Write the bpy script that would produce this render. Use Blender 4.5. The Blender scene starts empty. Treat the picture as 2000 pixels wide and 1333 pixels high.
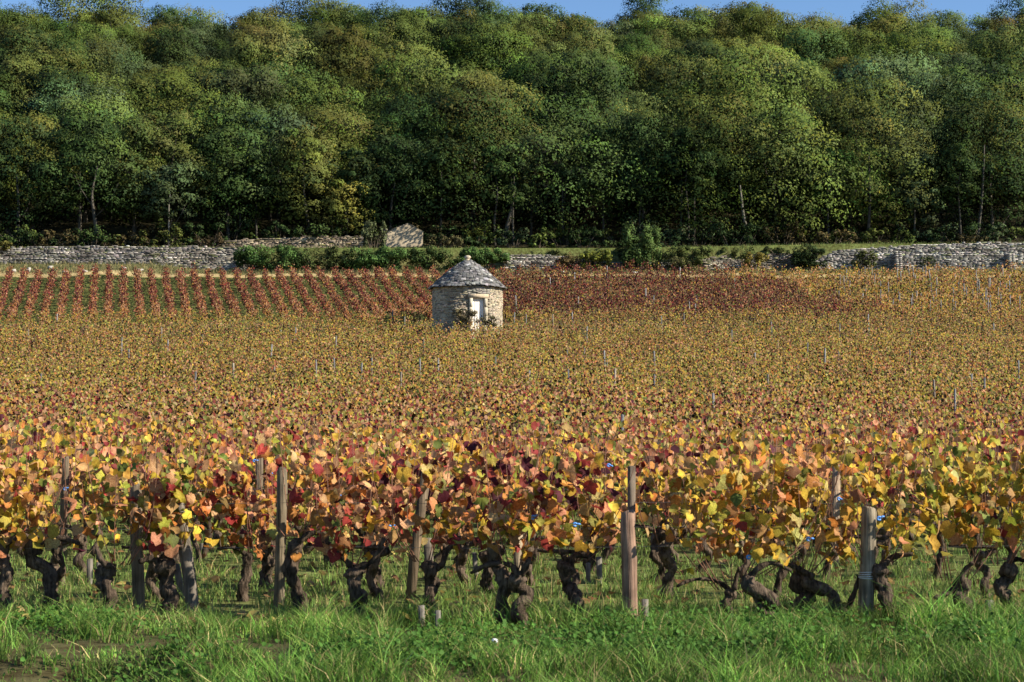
import bpy, math
import numpy as np
from mathutils import Vector, Matrix

# ------------------------------------------------------------------ camera, sky, sun, exposure
scene = bpy.context.scene
COL = scene.collection
F = 3333.3            # focal length in pixels of the 2000 px wide frame
EYE = 1.7
HORIZON = 826.0

cd = bpy.data.cameras.new('camera')
cd.lens = 60.0; cd.sensor_width = 36.0; cd.clip_start = 0.1; cd.clip_end = 4000.0
cd.dof.use_dof = True; cd.dof.focus_distance = 62.0; cd.dof.aperture_fstop = 8.0
cam = bpy.data.objects.new('camera', cd); COL.objects.link(cam)
cam.location = (0, 0, EYE)
cam.rotation_euler = (math.radians(90) + math.atan((HORIZON - 666.5) / F), 0, 0)
scene.camera = cam

SUN_EL, SUN_AZ = math.radians(33), math.radians(106)     # azimuth clockwise from +Y
S = Vector((math.cos(SUN_EL) * math.sin(SUN_AZ), math.cos(SUN_EL) * math.cos(SUN_AZ), math.sin(SUN_EL)))
world = bpy.data.worlds.new('World'); scene.world = world; world.use_nodes = True
wn = world.node_tree.nodes; wl = world.node_tree.links
bg = wn['Background']; sky = wn.new('ShaderNodeTexSky'); sky.sky_type = 'NISHITA'
sky.sun_disc = False; sky.sun_elevation = SUN_EL; sky.sun_rotation = SUN_AZ
sky.air_density = 1.0; sky.dust_density = 0.1; sky.ozone_density = 6.0; sky.altitude = 300
wl.new(sky.outputs[0], bg.inputs[0]); bg.inputs[1].default_value = 0.088
sl = bpy.data.lights.new('sun', 'SUN'); sl.energy = 5.0; sl.angle = math.radians(0.53); sl.color = (1.0, 0.91, 0.76)
so = bpy.data.objects.new('sun', sl); COL.objects.link(so)
so.rotation_euler = S.to_track_quat('Z', 'Y').to_euler()
scene.view_settings.view_transform = 'Standard'; scene.view_settings.look = 'None'
scene.view_settings.gamma = 1.0; scene.view_settings.exposure = 0.88; scene.view_settings.use_curve_mapping = False
scene.cycles.max_bounces = 6; scene.cycles.diffuse_bounces = 3; scene.cycles.transmission_bounces = 4

# ------------------------------------------------------------------ helpers
def rng_(s): return np.random.default_rng(s)
def nrm(a): return a / np.maximum(np.linalg.norm(a, axis=-1, keepdims=True), 1e-9)

_ph = rng_(77).uniform(0, 6.283, (40, 3)); _dr = rng_(78).uniform(0, 6.283, (40, 6))
def vn(x, y, scale, k=0):
    """smooth wandering noise, about -1..1, wavelength near SCALE metres"""
    x = np.asarray(x, float) / scale * 6.283; y = np.asarray(y, float) / scale * 6.283
    out = 0
    for j in range(6):
        a = _dr[k % 40, j]; f = 0.6 + 0.27 * j
        out = out + np.sin((np.cos(a) * x + np.sin(a) * y) * f + _ph[(k + j * 5) % 40, j % 3] * 3) / 6 ** 0.5 / 0.9
    return out

def mk_mesh(name, V, Fs, col=None, smooth=False, mat=None, nvec=None):
    V = np.asarray(V, np.float32); Fs = np.asarray(Fs, np.int32)
    me = bpy.data.meshes.new(name)
    n, k = Fs.shape
    me.vertices.add(len(V)); me.vertices.foreach_set('co', V.ravel())
    me.loops.add(n * k); me.loops.foreach_set('vertex_index', Fs.ravel())
    me.polygons.add(n); me.polygons.foreach_set('loop_start', np.arange(0, n * k, k, dtype=np.int32))
    me.polygons.foreach_set('loop_total', np.full(n, k, np.int32))
    me.update(calc_edges=True)
    if smooth: me.polygons.foreach_set('use_smooth', np.ones(n, bool))
    if col is not None:
        c = np.ones((len(V), 4), np.float32); c[:, :3] = col
        a = me.color_attributes.new('Col', 'FLOAT_COLOR', 'POINT'); a.data.foreach_set('color', c.ravel())
    if nvec is not None:
        a = me.attributes.new('Nrm', 'FLOAT_VECTOR', 'POINT'); a.data.foreach_set('vector', np.ascontiguousarray(nvec, np.float32).ravel())
    if mat is not None: me.materials.append(mat)
    return me

def link(name, data, parent=None, loc=(0, 0, 0), rot=None, scale=None, color=None, **props):
    o = bpy.data.objects.new(name, data); COL.objects.link(o)
    if parent is not None: o.parent = parent
    o.location = loc
    if rot is not None: o.rotation_euler = rot
    if scale is not None: o.scale = scale
    if color is not None: o.color = (*color, 1.0)
    for k, v in props.items():
        if v is not None: o[k] = v
    return o

def thing(name, loc, label, category, group=None, rz=0.0):
    return link(name, None, loc=loc, rot=(0, 0, rz), label=label, category=category, group=group)

def join(parts):
    """parts: list of (V, F[, col]) with faces of one size"""
    Vs, Fs, Cs, b = [], [], [], 0
    for p in parts:
        Vs.append(p[0]); Fs.append(np.asarray(p[1]) + b); b += len(p[0])
        if len(p) > 2: Cs.append(p[2])
    return (np.concatenate(Vs), np.concatenate(Fs)) + ((np.concatenate(Cs),) if Cs else ())

def tube(path, radii, seg=8, rough=0.0, seed=0, flat=1.0):
    path = np.asarray(path, float); radii = np.asarray(radii, float); n = len(path); r = rng_(seed)
    t = nrm(np.gradient(path, axis=0))
    ref = np.array([0.31, 0.94, 0.1]); u = nrm(np.cross(t, ref)); v = np.cross(t, u)
    a = np.linspace(0, 2 * np.pi, seg, endpoint=False)
    rr = radii[:, None] * (1 + rough * r.uniform(-1, 1, (n, seg)))
    V = path[:, None] + rr[..., None] * (np.cos(a)[None, :, None] * u[:, None] + flat * np.sin(a)[None, :, None] * v[:, None])
    V = V.reshape(-1, 3)
    i = np.arange(n - 1)[:, None] * seg; j = np.arange(seg)[None]; j2 = (j + 1) % seg
    Q = np.stack([i + j, i + j2, i + seg + j2, i + seg + j], -1).reshape(-1, 4)
    V = np.concatenate([V, path[:1], path[-1:]]); b, e = n * seg, n * seg + 1
    jj = np.arange(seg); k = (jj + 1) % seg
    C1 = np.stack([np.full(seg, b), k, jj, jj], -1)[:, [0, 1, 2, 2]]
    caps = []
    for q in range(0, seg - 1, 2):      # caps as quads about the end points
        caps.append([b, (q + 2) % seg, q + 1, q]); o = (n - 1) * seg; caps.append([e, o + q, o + q + 1, o + (q + 2) % seg])
    return V, np.concatenate([Q, np.array(caps)])

def curve_path(pts, n):
    """smooth path through points (Catmull-Rom)"""
    P = np.asarray(pts, float); P = np.concatenate([2 * P[:1] - P[1:2], P, 2 * P[-1:] - P[-2:-1]])
    out = []; m = len(P) - 3
    for s in np.linspace(0, m - 1e-6, n):
        i = int(s); t = s - i; a, b, c, d = P[i:i + 4]
        out.append(0.5 * ((2 * b) + (c - a) * t + (2 * a - 5 * b + 4 * c - d) * t * t + (3 * b - a - 3 * c + d) * t ** 3))
    return np.array(out)

def scatter(P, N, size, tv, tf, r, down=0.0, twist=1.0):
    """copies of a small leaf shape at points P with normals N; DOWN makes the tips hang"""
    n = len(P); N = nrm(N)
    t = r.normal(0, 1, (n, 3)) * twist; t[:, 2] -= down
    t2 = nrm(t - (t * N).sum(1, keepdims=True) * N); t1 = np.cross(t2, N)
    s = np.asarray(size).reshape(-1, 1, 1) * np.ones((n, 1, 1))
    V = P[:, None] + s * (tv[None, :, 0:1] * t1[:, None] + tv[None, :, 1:2] * t2[:, None] + tv[None, :, 2:3] * N[:, None])
    k = len(tv)
    Fs = (np.arange(n)[:, None, None] * k + tf[None]).reshape(-1, tf.shape[1])
    return V.reshape(-1, 3), Fs

# ------------------------------------------------------------------ materials
def mat_new(name):
    m = bpy.data.materials.new(name); m.use_nodes = True
    nt = m.node_tree; return m, nt, nt.nodes['Principled BSDF'], nt.nodes['Material Output']

def tinted(nt):
    a = nt.nodes.new('ShaderNodeAttribute'); a.attribute_name = 'Col'
    o = nt.nodes.new('ShaderNodeObjectInfo')
    m = nt.nodes.new('ShaderNodeMix'); m.data_type = 'RGBA'; m.blend_type = 'MULTIPLY'; m.inputs[0].default_value = 1
    nt.links.new(a.outputs['Color'], m.inputs[6]); nt.links.new(o.outputs['Color'], m.inputs[7])
    return m.outputs[2]

def mul_noise(nt, sock, scale, lo, hi, detail=4, coord='Object', stretch=None, tintc=None):
    tc = nt.nodes.new('ShaderNodeTexCoord'); no = nt.nodes.new('ShaderNodeTexNoise')
    no.inputs['Scale'].default_value = scale; no.inputs['Detail'].default_value = detail
    src = tc.outputs[coord]
    if stretch:
        mp = nt.nodes.new('ShaderNodeMapping'); mp.inputs['Scale'].default_value = stretch
        nt.links.new(src, mp.inputs[0]); src = mp.outputs[0]
    nt.links.new(src, no.inputs['Vector'])
    rp = nt.nodes.new('ShaderNodeValToRGB'); rp.color_ramp.elements[0].position = 0.3; rp.color_ramp.elements[1].position = 0.7
    a = np.array(tintc[0] if tintc else (1, 1, 1)) * lo; b = np.array(tintc[1] if tintc else (1, 1, 1)) * hi
    rp.color_ramp.elements[0].color = (*a, 1); rp.color_ramp.elements[1].color = (*b, 1)
    nt.links.new(no.outputs['Fac'], rp.inputs[0])
    m = nt.nodes.new('ShaderNodeMix'); m.data_type = 'RGBA'; m.blend_type = 'MULTIPLY'; m.inputs[0].default_value = 1
    nt.links.new(sock, m.inputs[6]); nt.links.new(rp.outputs[0], m.inputs[7])
    return m.outputs[2], no.outputs['Fac']

def bump(nt, bsdf, fac, strength, dist):
    b = nt.nodes.new('ShaderNodeBump'); b.inputs['Strength'].default_value = strength; b.inputs['Distance'].default_value = dist
    nt.links.new(fac, b.inputs['Height']); nt.links.new(b.outputs[0], bsdf.inputs['Normal'])

def leaf_mat(name, trans, rough, spec, noise=None, soft=False):
    m, nt, b, out = mat_new(name)
    c = tinted(nt)
    if noise: c, f = mul_noise(nt, c, noise, 0.5, 1.2, 4, tintc=((1.0, 0.72, 0.55), (1.0, 1.03, 1.0)))
    nt.links.new(c, b.inputs['Base Color']); b.inputs['Roughness'].default_value = rough
    b.inputs['Specular IOR Level'].default_value = spec
    t = nt.nodes.new('ShaderNodeBsdfTranslucent'); nt.links.new(c, t.inputs[0])
    if soft:       # foliage lit as rounded sprays: the leaf's normal leans towards that of its spray
        na = nt.nodes.new('ShaderNodeAttribute'); na.attribute_name = 'Nrm'
        vt = nt.nodes.new('ShaderNodeVectorTransform'); vt.vector_type = 'NORMAL'; vt.convert_from = 'OBJECT'; vt.convert_to = 'WORLD'
        nt.links.new(na.outputs['Vector'], vt.inputs[0]); nt.links.new(vt.outputs[0], b.inputs['Normal'])
    mx = nt.nodes.new('ShaderNodeMixShader'); mx.inputs[0].default_value = trans
    nt.links.new(b.outputs[0], mx.inputs[1]); nt.links.new(t.outputs[0], mx.inputs[2]); nt.links.new(mx.outputs[0], out.inputs[0])
    return m

M_VINE = leaf_mat('vine_leaf', 0.36, 0.6, 0.14, noise=16)
M_VINE_FAR = leaf_mat('vine_leaf_far', 0.2, 0.7, 0.08, soft=True)
M_TREE = leaf_mat('tree_leaf', 0.12, 0.7, 0.08, soft=True)
M_GRASS = leaf_mat('grass_blade', 0.28, 0.6, 0.1)

def solid(name, rough, spec, n1=None, n2=None, bstr=0, bdist=0.01):
    m, nt, b, out = mat_new(name); c = tinted(nt); f = None
    for n in (n1, n2):
        if n: c, f = mul_noise(nt, c, **n)
    nt.links.new(c, b.inputs['Base Color']); b.inputs['Roughness'].default_value = rough
    b.inputs['Specular IOR Level'].default_value = spec
    if bstr and f is not None: bump(nt, b, f, bstr, bdist)
    return m

M_BARK = solid('vine_bark', 0.95, 0.1, dict(scale=9, lo=0.45, hi=1.5, detail=3),
               dict(scale=38, lo=0.30, hi=1.75, detail=7, stretch=(1, 1, 0.25)), 1.0, 0.03)
M_TRUNK = solid('tree_bark', 0.9, 0.1, dict(scale=2.0, lo=0.6, hi=1.3, detail=5), None, 0.6, 0.03)
M_CANE = solid('cane', 0.7, 0.2)
M_WOOD = solid('weathered_wood', 0.85, 0.15, dict(scale=5, lo=0.55, hi=1.3, detail=5),
               dict(scale=55, lo=0.38, hi=1.35, detail=5, stretch=(1, 1, 0.05)), 0.9, 0.012)
M_STONE = solid('limestone', 0.9, 0.15, dict(scale=1.3, lo=0.85, hi=1.12, detail=3),
                dict(scale=9, lo=0.76, hi=1.14, detail=6, tintc=((1, 0.96, 0.9), (1, 1, 1))), 0.7, 0.03)
M_PLASTER = solid('old_plaster', 0.95, 0.1, dict(scale=0.9, lo=0.75, hi=1.1, detail=4),
                  dict(scale=7, lo=0.8, hi=1.1, detail=6), 0.4, 0.02)
M_CORE = solid('mortar_core', 1.0, 0.0, dict(scale=5, lo=0.6, hi=1.2))  # dark mortar colour of the recessed cores in hut, roof and walls
M_PAINT = solid('old_white_paint', 0.6, 0.3, dict(scale=4, lo=0.85, hi=1.02, detail=4, stretch=(1, 1, 0.2)))
M_PLASTIC = solid('plastic', 0.4, 0.5)
M_WIRE = solid('galvanised_wire', 0.45, 0.5)
M_GROUND, nt, b, out = mat_new('ground')
c = tinted(nt); c, f = mul_noise(nt, c, 0.35, 0.75, 1.25, 4); c, f = mul_noise(nt, c, 5.0, 0.5, 1.4, 6, tintc=((1, 0.85, 0.7), (0.95, 1.05, 0.9)))
nt.links.new(c, b.inputs['Base Color']); b.inputs['Roughness'].default_value = 1.0; b.inputs['Specular IOR Level'].default_value = 0.05
bump(nt, b, f, 0.8, 0.06)

# ------------------------------------------------------------------ terrain
_D = np.array([-400, 0, 10.0, 16, 25, 34, 44, 55, 66, 85, 104, 108.7, 113, 116, 124, 133, 135, 138.0, 138.5])
_Z = np.array([-2.0, -0.1, 0.0, 0.0, 0.08, 0.33, 0.78, 1.38, 2.12, 3.95, 6.15, 7.00, 7.85, 8.45, 10.35, 12.98, 13.4, 14.0, 14.1])
_D2 = np.array([138.85, 145, 149, 153, 160, 190, 230, 268, 290, 330, 1200.]); _Z2 = np.array([15.95, 16.15, 17.2, 17.6, 19.4, 28.6, 41.6, 54.0, 58.2, 60, 30.])
def ground_z(x, y):
    x = np.asarray(x, float); y = np.asarray(y, float)
    z = np.where(y < 138.68, np.interp(y, _D, _Z), np.interp(y, _D2, _Z2))
    z = z + np.where(y > 16, 0.10, 0.03) * vn(x, y, 14, 3) * np.clip((y - 9) / 30, 0, 1) * (y < 136)
    z = z + 0.6 * np.clip((-25.5 - x) / 3.5, 0, 1) * np.clip((y - 134.8) / 2.6, 0, 1) * (y < 138.68)
    far = np.clip((y - 165) / 60, 0, 1)
    z = z + far * (1.1 * vn(x, y * 0.4, 90, 5))
    z = z + np.clip((x - 10) / 18, 0, 1) * 0.35 * ((y > 138.68) & (y < 147))
    near = np.clip((13.6 - y) / 1.6, 0, 1)                       # uneven verge before the vines
    z = z + near * (0.05 * vn(x, y, 2.2, 7)) - 0.34 * np.clip((12.5 - y) / 0.8, 0, 1) * np.clip((-x - 1.2) / 1.5, 0, 1)
    return z
def gz(x, y): return float(ground_z(x, y))
def X_at(px, D): return (px - 1000.0) * D / F
def base_D(py): return EYE * F / (py - HORIZON)
def Z_at(py, D): return EYE + (HORIZON - py) * D / F

def ground_cols(x, y):
    c = np.zeros((len(x), 3))
    def put(mask, rgb): c[mask] = rgb
    put(y < 1e9, (0.045, 0.038, 0.022))                                        # woodland floor; its dark tone also paints the trees' shade over the back terrace
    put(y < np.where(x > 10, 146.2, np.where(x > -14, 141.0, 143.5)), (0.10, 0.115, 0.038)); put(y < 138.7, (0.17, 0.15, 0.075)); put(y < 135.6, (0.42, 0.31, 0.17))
    put(y < 133.9, (0.12, 0.13, 0.045)); put((y < 133.9) & (x > -6), (0.15, 0.11, 0.06))
    put(y < 115.2, (0.13, 0.105, 0.055)); put(y < 40, (0.12, 0.13, 0.05)); put(y < 15.2, (0.10, 0.085, 0.045))
    return c
xs = np.unique(np.concatenate([np.arange(-46, 46.1, 1.0), np.arange(-9, 9.1, 0.25), np.arange(-130, 131, 5), [-900, -600, -400, -260, -180, 180, 260, 400, 600, 900]]))
ys = np.unique(np.round(np.concatenate([np.arange(8, 24, 0.25), np.arange(24, 150, 1.0), np.arange(131, 138.3, 0.25), [138.5, 138.85], np.arange(150, 330, 4), [-400, -100, -20, 0, 4, 360, 450, 600, 900, 1200]]), 3))
gx, gy = np.meshgrid(xs, ys); gx = gx.ravel(); gy = gy.ravel()
V = np.stack([gx, gy, ground_z(gx, gy)], 1); nx = len(xs)
i = (np.arange(len(ys) - 1)[:, None] * nx + np.arange(nx - 1)[None]).ravel()
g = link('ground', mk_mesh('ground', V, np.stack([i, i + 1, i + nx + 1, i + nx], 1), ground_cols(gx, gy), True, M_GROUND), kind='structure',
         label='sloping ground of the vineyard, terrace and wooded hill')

# ------------------------------------------------------------------ leaf shapes
def outline_leaf(pts, curl, seed):
    r = rng_(seed); p = np.array(pts, float); n = len(p)
    V = np.zeros((n + 1, 3)); V[1:, :2] = p; rad = np.hypot(p[:, 0], p[:, 1])
    V[1:, 2] = -curl * rad ** 2 * 1.6 + r.uniform(-0.13, 0.13, n) + r.uniform(0.1, 0.7) * np.abs(p[:, 0])
    Fs = np.array([[0, 1 + k, 1 + (k + 1) % n] for k in range(n)])
    return V, Fs
GRAPE = [(0.0, -0.36), (0.20, -0.50), (0.46, -0.36), (0.48, -0.10), (0.58, 0.12), (0.42, 0.30), (0.27, 0.43), (0.0, 0.58),
         (-0.27, 0.43), (-0.42, 0.30), (-0.58, 0.12), (-0.48, -0.10), (-0.46, -0.36), (-0.20, -0.50)]
# mid-distance leaf: two folded quads, six rim points
LV = np.array([(0, -.42, 0), (.5, -.25, .12), (.42, .28, .08), (0, .58, -.12), (-.42, .28, .1), (-.5, -.25, .1)]); LF = np.array([[0, 1, 2, 3], [0, 3, 4, 5]])
QV = np.array([(0, -.5, 0), (.46, -.05, .14), (0, .55, -.08), (-.46, -.02, .12)]); QF = np.array([[0, 1, 2, 3]])
DV = np.array([(0, -.5, 0), (.32, 0, .08), (0, .55, 0), (-.32, 0, .1)])                     # tree leaf spray

# ------------------------------------------------------------------ colours of the vine leaves
PAL = np.array([(0.56, 0.37, 0.052), (0.36, 0.34, 0.062), (0.14, 0.17, 0.04), (0.50, 0.215, 0.06), (0.56, 0.30, 0.155),
                (0.23, 0.115, 0.055), (0.28, 0.048, 0.042), (0.082, 0.018, 0.030), (0.56, 0.41, 0.17)])
#  yellow, yellow-green, green, orange, pink-tan, brown, red, dark crimson, straw
def vine_weights(x, y, h):
    px = 1000 + x / max(y, 1) * F
    w = np.array([0.20, 0.16, 0.08, 0.14, 0.18, 0.07, 0.05, 0.02, 0.10])
    n1, n2, n3 = vn(x, y, 3.2, 1), vn(x, y, 5.5, 2), vn(x, y * 0.6, 13, 4)
    if y < 19.5:
        def bump_(c, s): return math.exp(-((px - c) / s) ** 2)
        w = np.array([0.24, 0.14, 0.05, 0.15, 0.20, 0.06, 0.04, 0.01, 0.10])
        w += 1.8 * bump_(60, 110) * np.array([.25, .12, 0, .12, .25, 0, 0, 0, .15])
        w += 1.8 * bump_(240, 130) * np.array([.05, .20, .22, .12, .15, .1, .06, 0, 0])
        w += 1.8 * bump_(640, 190) * np.array([-.05, -.05, 0, .10, .32, .05, .24, .03, 0])
        hi = max(0.0, min(1.0, (h - 0.85) / 0.35))
        w += bump_(1040, 130) * (np.array([.12, .12, .02, .10, .05, .05, .05, 0, 0]) + hi * np.array([-.2, -.15, 0, 0, -.1, 0, .35, .75, 0]))
        w += 1.6 * bump_(1450, 250) * np.array([.35, .12, 0, .12, .10, 0, 0, 0, .12])
        w += 2 * bump_(1880, 170) * np.array([.45, .40, .10, 0, -.08, 0, -.02, 0, .05])
    elif y < 60:
        w += (0.7 + 0.55 * n2) * np.array([-.06, -.03, 0, .04, .10, .06, .18, .08, 0]) + max(0, n1) * np.array([.22, .14, .05, 0, 0, 0, 0, 0, .05])
    else:
        w = np.array([0.20, 0.26, 0.10, 0.11, 0.13, 0.17, 0.025, 0.02, 0.06]) + max(0, n3) * np.array([0, 0, 0, .08, .08, .03, .03, .01, 0])
    return np.clip(w, 0.0, None)
def pick_cols(w, n, r, jitter=0.22, tone=1.0):
    k = r.choice(len(PAL), n, p=w / w.sum()); c = tone * PAL[k] * np.exp(r.normal(0, jitter, (n, 1))) * np.exp(r.normal(0, 0.08, (n, 3)))
    return np.clip(c, 0.004, 0.85)

# ------------------------------------------------------------------ the grapevines
def foliage_points(n, r, wid=0.55, dep=0.2, z0=0.5, z1=1.28, ax=0.0):
    """leaf positions round the canes of one vine in a hedge row"""
    nc = max(5, n // 12); cx = r.uniform(-wid, wid, nc); cy = r.normal(0, dep * 0.6, nc); top = z1 + r.normal(0, 0.1, nc); lean = r.normal(0, 0.14, nc)
    k = r.integers(0, nc, n); t = r.uniform(0, 1, n) ** 0.85
    z = z0 + r.normal(0, 0.06, n) + t * (top[k] - z0)
    P = np.stack([cx[k] + lean[k] * t + r.normal(0, 0.09, n), cy[k] + r.normal(0, dep * 0.55, n), z], 1)
    N = np.stack([r.normal(0.5, 0.7, n), r.normal(-0.4, 0.65, n), r.normal(0.35, 0.5, n)], 1)
    if ax:
        c, s = math.cos(ax), math.sin(ax); P = np.stack([c * P[:, 0] - s * P[:, 1], s * P[:, 0] + c * P[:, 1], P[:, 2]], 1)
    return P, N

def cane_set(r, n, head, z1, wid):
    parts = []
    for k in range(n):
        x = r.uniform(-wid, wid); a = np.array(head, float) + (x * 0.35, 0, 0); top = np.array([x + r.normal(0, 0.14), r.normal(0, 0.08), z1 + r.normal(0.06, 0.17)])
        p = curve_path([a, a * 0.6 + top * 0.4 + (0.25 * (x - head[0]), 0, -0.05), top], 6)
        v, f = tube(p, np.linspace(0.006, 0.0025, 6), 3, 0, 0)
        parts.append((v, f))
    return parts

def craggy(V, amp, seed, f=1.0):
    """lumps and stringy vertical ridges pushed into a stem"""
    r = rng_(seed); a = r.uniform(0, 6.28, 8); x, y, z = V.T
    th = np.arctan2(y - y.mean(), x - x.mean())
    d = (0.5 * np.sin(th * 5 + z * 16 * f + a[0]) + 0.45 * np.sin(th * 9 - z * 23 * f + a[1]) + 0.7 * np.sin(z * 34 * f + 2 * th + a[2]) * np.sin(th * 3 + a[3])
         + 0.6 * np.sin(z * 61 * f + a[4] + 4 * th) * np.sin(x * 70 + a[5]) + r.normal(0, 0.35, len(V)))
    return d * amp
def gnarl_trunk(base, head, rad, seed, mid_bend=0.06):
    """old vine stem: lumpy, twisted, knobbed at the head; local coordinates in metres"""
    r = rng_(seed); b = np.array(base, float); h = np.array(head, float); L = np.linalg.norm(h - b)
    pts = [b - (0, 0, 0.12), b]
    for t in (0.3, 0.55, 0.78): pts.append(b + (h - b) * t + np.array([r.normal(0, mid_bend * 0.7), r.normal(0, mid_bend * 0.6), 0]) * min(1, L / 0.4))
    pts.append(h); ns = 26
    p = curve_path(pts, ns); s = np.linspace(0, 1, ns)
    rad_ = rad * 0.68 * (1.0 - 0.14 * np.sin(s * 3.1)) * (1 + 0.15 * np.sin(s * r.uniform(12, 18) + r.uniform(0, 6)) + 0.08 * np.sin(s * 31 + seed))
    rad_[-6:] *= np.array([1.05, 1.15, 1.2, 1.15, 1.0, 0.6]); rad_[:2] *= r.uniform(0.6, 1.1)
    V, Q = tube(p, rad_, 16, 0.05, seed)
    c = np.concatenate([np.repeat(p, 16, 0), p[:1], p[-1:]])
    V = V + nrm(V - c + 1e-9) * craggy(V, rad * 0.17, seed)[:, None]
    return V, Q, p[-3]

def arm_tube(pts, r0, r1, seed):
    p = curve_path(pts, 9); V, Q = tube(p, np.linspace(r0, r1, 9) * (1 + 0.18 * np.sin(np.arange(9) * 2.1 + seed)), 8, 0.16, seed)
    return V, Q

BARK_C = (0.085, 0.062, 0.044); CANE_C = (0.24, 0.12, 0.075)
LEAF_MESH = []
for k in range(10):
    r = rng_(500 + k); pts = [(x * r.uniform(0.72, 1.15), y * r.uniform(0.75, 1.18)) for x, y in GRAPE]
    v, f = outline_leaf(pts, r.uniform(-0.5, 1.3), 600 + k)
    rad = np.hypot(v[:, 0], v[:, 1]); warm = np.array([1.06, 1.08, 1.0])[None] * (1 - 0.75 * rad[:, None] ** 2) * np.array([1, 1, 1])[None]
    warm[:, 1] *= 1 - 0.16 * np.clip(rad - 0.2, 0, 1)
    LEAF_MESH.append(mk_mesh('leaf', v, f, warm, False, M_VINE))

# front vines: base x,y  head x,y  width (pixels of the photograph), arms as pixel polylines, label
FRONT = [
 (-62,1186,-66,1072,38,[], 'old grapevine at the far left edge with orange leaves, trunk barely in view'),
 (22,1188,14,1058,38,[[(14,1064),(48,1045),(80,1052)]], 'gnarled grapevine with tan leaves at the left end of the front row'),
 (112,1184,76,1058,42,[[(78,1066),(120,1052),(160,1060)]], 'leaning thick grapevine with yellow-green leaves, second from the left end'),
 (212,1194,226,1102,42,[[(224,1108),(205,1092),(196,1070)]], 'grapevine with dark green and russet leaves left of the slim post'),
 (327,1190,318,1092,46,[[(318,1098),(300,1090),(276,1096)],[(318,1096),(338,1072),(362,1066)]], 'stout grapevine between the slim post and the leaning post'),
 (478,1164,488,1078,30,[[(486,1084),(462,1068),(428,1070)]], 'grapevine with a thin arm reaching left, behind the leaning post'),
 (522,1138,531,1058,36,[[(531,1064),(545,1040),(560,1034)]], 'grapevine with a tapered trunk just left of the tall round post'),
 (592,1188,586,1052,42,[[(586,1058),(612,1040),(648,1044)]], 'tall dark grapevine just right of the tall round post'),
 (648,1104,632,1046,30,[], 'grapevine with pink leaves behind the tall dark trunk'),
 (702,1200,690,1106,42,[[(690,1110),(676,1092),(660,1076)],[(692,1110),(730,1094),(752,1050)]], 'pale shaggy grapevine with red-pink leaves in the front row'),
 (738,1148,718,1060,34,[[(718,1066),(700,1032),(690,1024)]], 'grapevine behind the pale shaggy trunk, leaves rosy red'),
 (846,1186,842,1096,40,[[(842,1112),(866,1100),(872,1074),(896,1058),(915,1062)]], 'grapevine with a hooked arm right of the slanting post'),
 (962,1158,946,1076,32,[], 'grapevine half hidden behind the two central trunks'),
 (982,1206,974,1062,40,[[(978,1100),(950,1102),(920,1118)]], 'grapevine with a trunk pinched at its foot, left of the central pair'),
 (1024,1212,1014,1118,44,[[(1014,1122),(1000,1104),(985,1098)],[(1018,1122),(1030,1098),(1034,1090)]], 'lumpy grey grapevine trunk, right of the central pair'),
 (1120,1196,1112,1096,40,[[(1112,1104),(1122,1084),(1148,1086)],[(1112,1100),(1102,1088),(1096,1080)]], 'grapevine with dark crimson top leaves and a curled arm'),
 (1158,1108,1146,1022,36,[], 'tall grapevine behind the one with crimson top leaves'),
 (1302,1158,1296,1062,34,[[(1296,1068),(1316,1050),(1330,1054)]], 'grapevine with a dark forked head right of the red-stained post'),
 (1422,1204,1428,1150,30,[[(1428,1156),(1396,1132),(1352,1130),(1318,1142)],[(1430,1150),(1436,1120),(1440,1105)]], 'low grapevine with a long bare arm stretching left'),
 (1518,1216,1458,1122,40,[[(1460,1130),(1478,1106),(1506,1098),(1540,1112)],[(1466,1150),(1480,1178),(1494,1202)]], 'sharply leaning grapevine with golden leaves right of the long bare arm'),
 (1572,1196,1566,1120,44,[[(1566,1126),(1552,1104),(1530,1100)]], 'thick dark grapevine stump under golden leaves'),
 (1652,1200,1578,1118,36,[[(1584,1124),(1552,1108),(1534,1100)],[(1650,1192),(1664,1150),(1672,1120)]], 'grapevine with a slanting trunk beside the wire-wrapped post'),
 (1742,1206,1714,1100,42,[[(1716,1106),(1740,1088),(1778,1080)]], 'twisted grapevine just right of the wire-wrapped post'),
 (1888,1196,1864,1132,38,[[(1866,1146),(1840,1158),(1816,1164)],[(1866,1136),(1880,1110),(1890,1096)]], 'low grapevine with an arm reaching left under yellow-green leaves'),
 (1968,1190,1956,1104,38,[[(1956,1110),(1980,1092),(1996,1094)]], 'grapevine with yellow-green leaves at the right end of the front row'),
 (2064,1192,2058,1100,38,[], 'grapevine just past the right end of the front row, leaves yellow'),
]
FRONT_XY = []
# post axes (top x,y  foot x,y  width): leaves do not grow through or flat against them
POSTS = [(130, 893, 127, 1090, 15), (266, 943, 277, 1200, 23), (350, 980, 383, 1186, 26), (508, 888, 508, 1072, 13), (552, 917, 549, 1180, 21), (834, 918, 797, 1172, 19), (1230, 910, 1231, 1216, 31), (1633, 908, 1625, 1108, 15), (1695, 990, 1687, 1206, 31)]
def by_post(x, y, z):
    """is a leaf here right before one of the posts (seen along the row ends)?"""
    px, py = 1000 + x / y * F, HORIZON - (z - EYE) * F / y
    for xt, yt, xb, yb, w in POSTS:
        if y > EYE * F / (yb + 5 - HORIZON) + 0.6 or py < yt - 4 or py > yb: continue
        if xb in (277, 383, 797) and py < 1062: continue
        if xb == 1625 and py > 1010 or xb == 508 and py > 960: continue
        if abs(px - (xt + (xb - xt) * (py - yt) / (yb - yt))) < w / 2 + 9: return True
    return False
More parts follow.
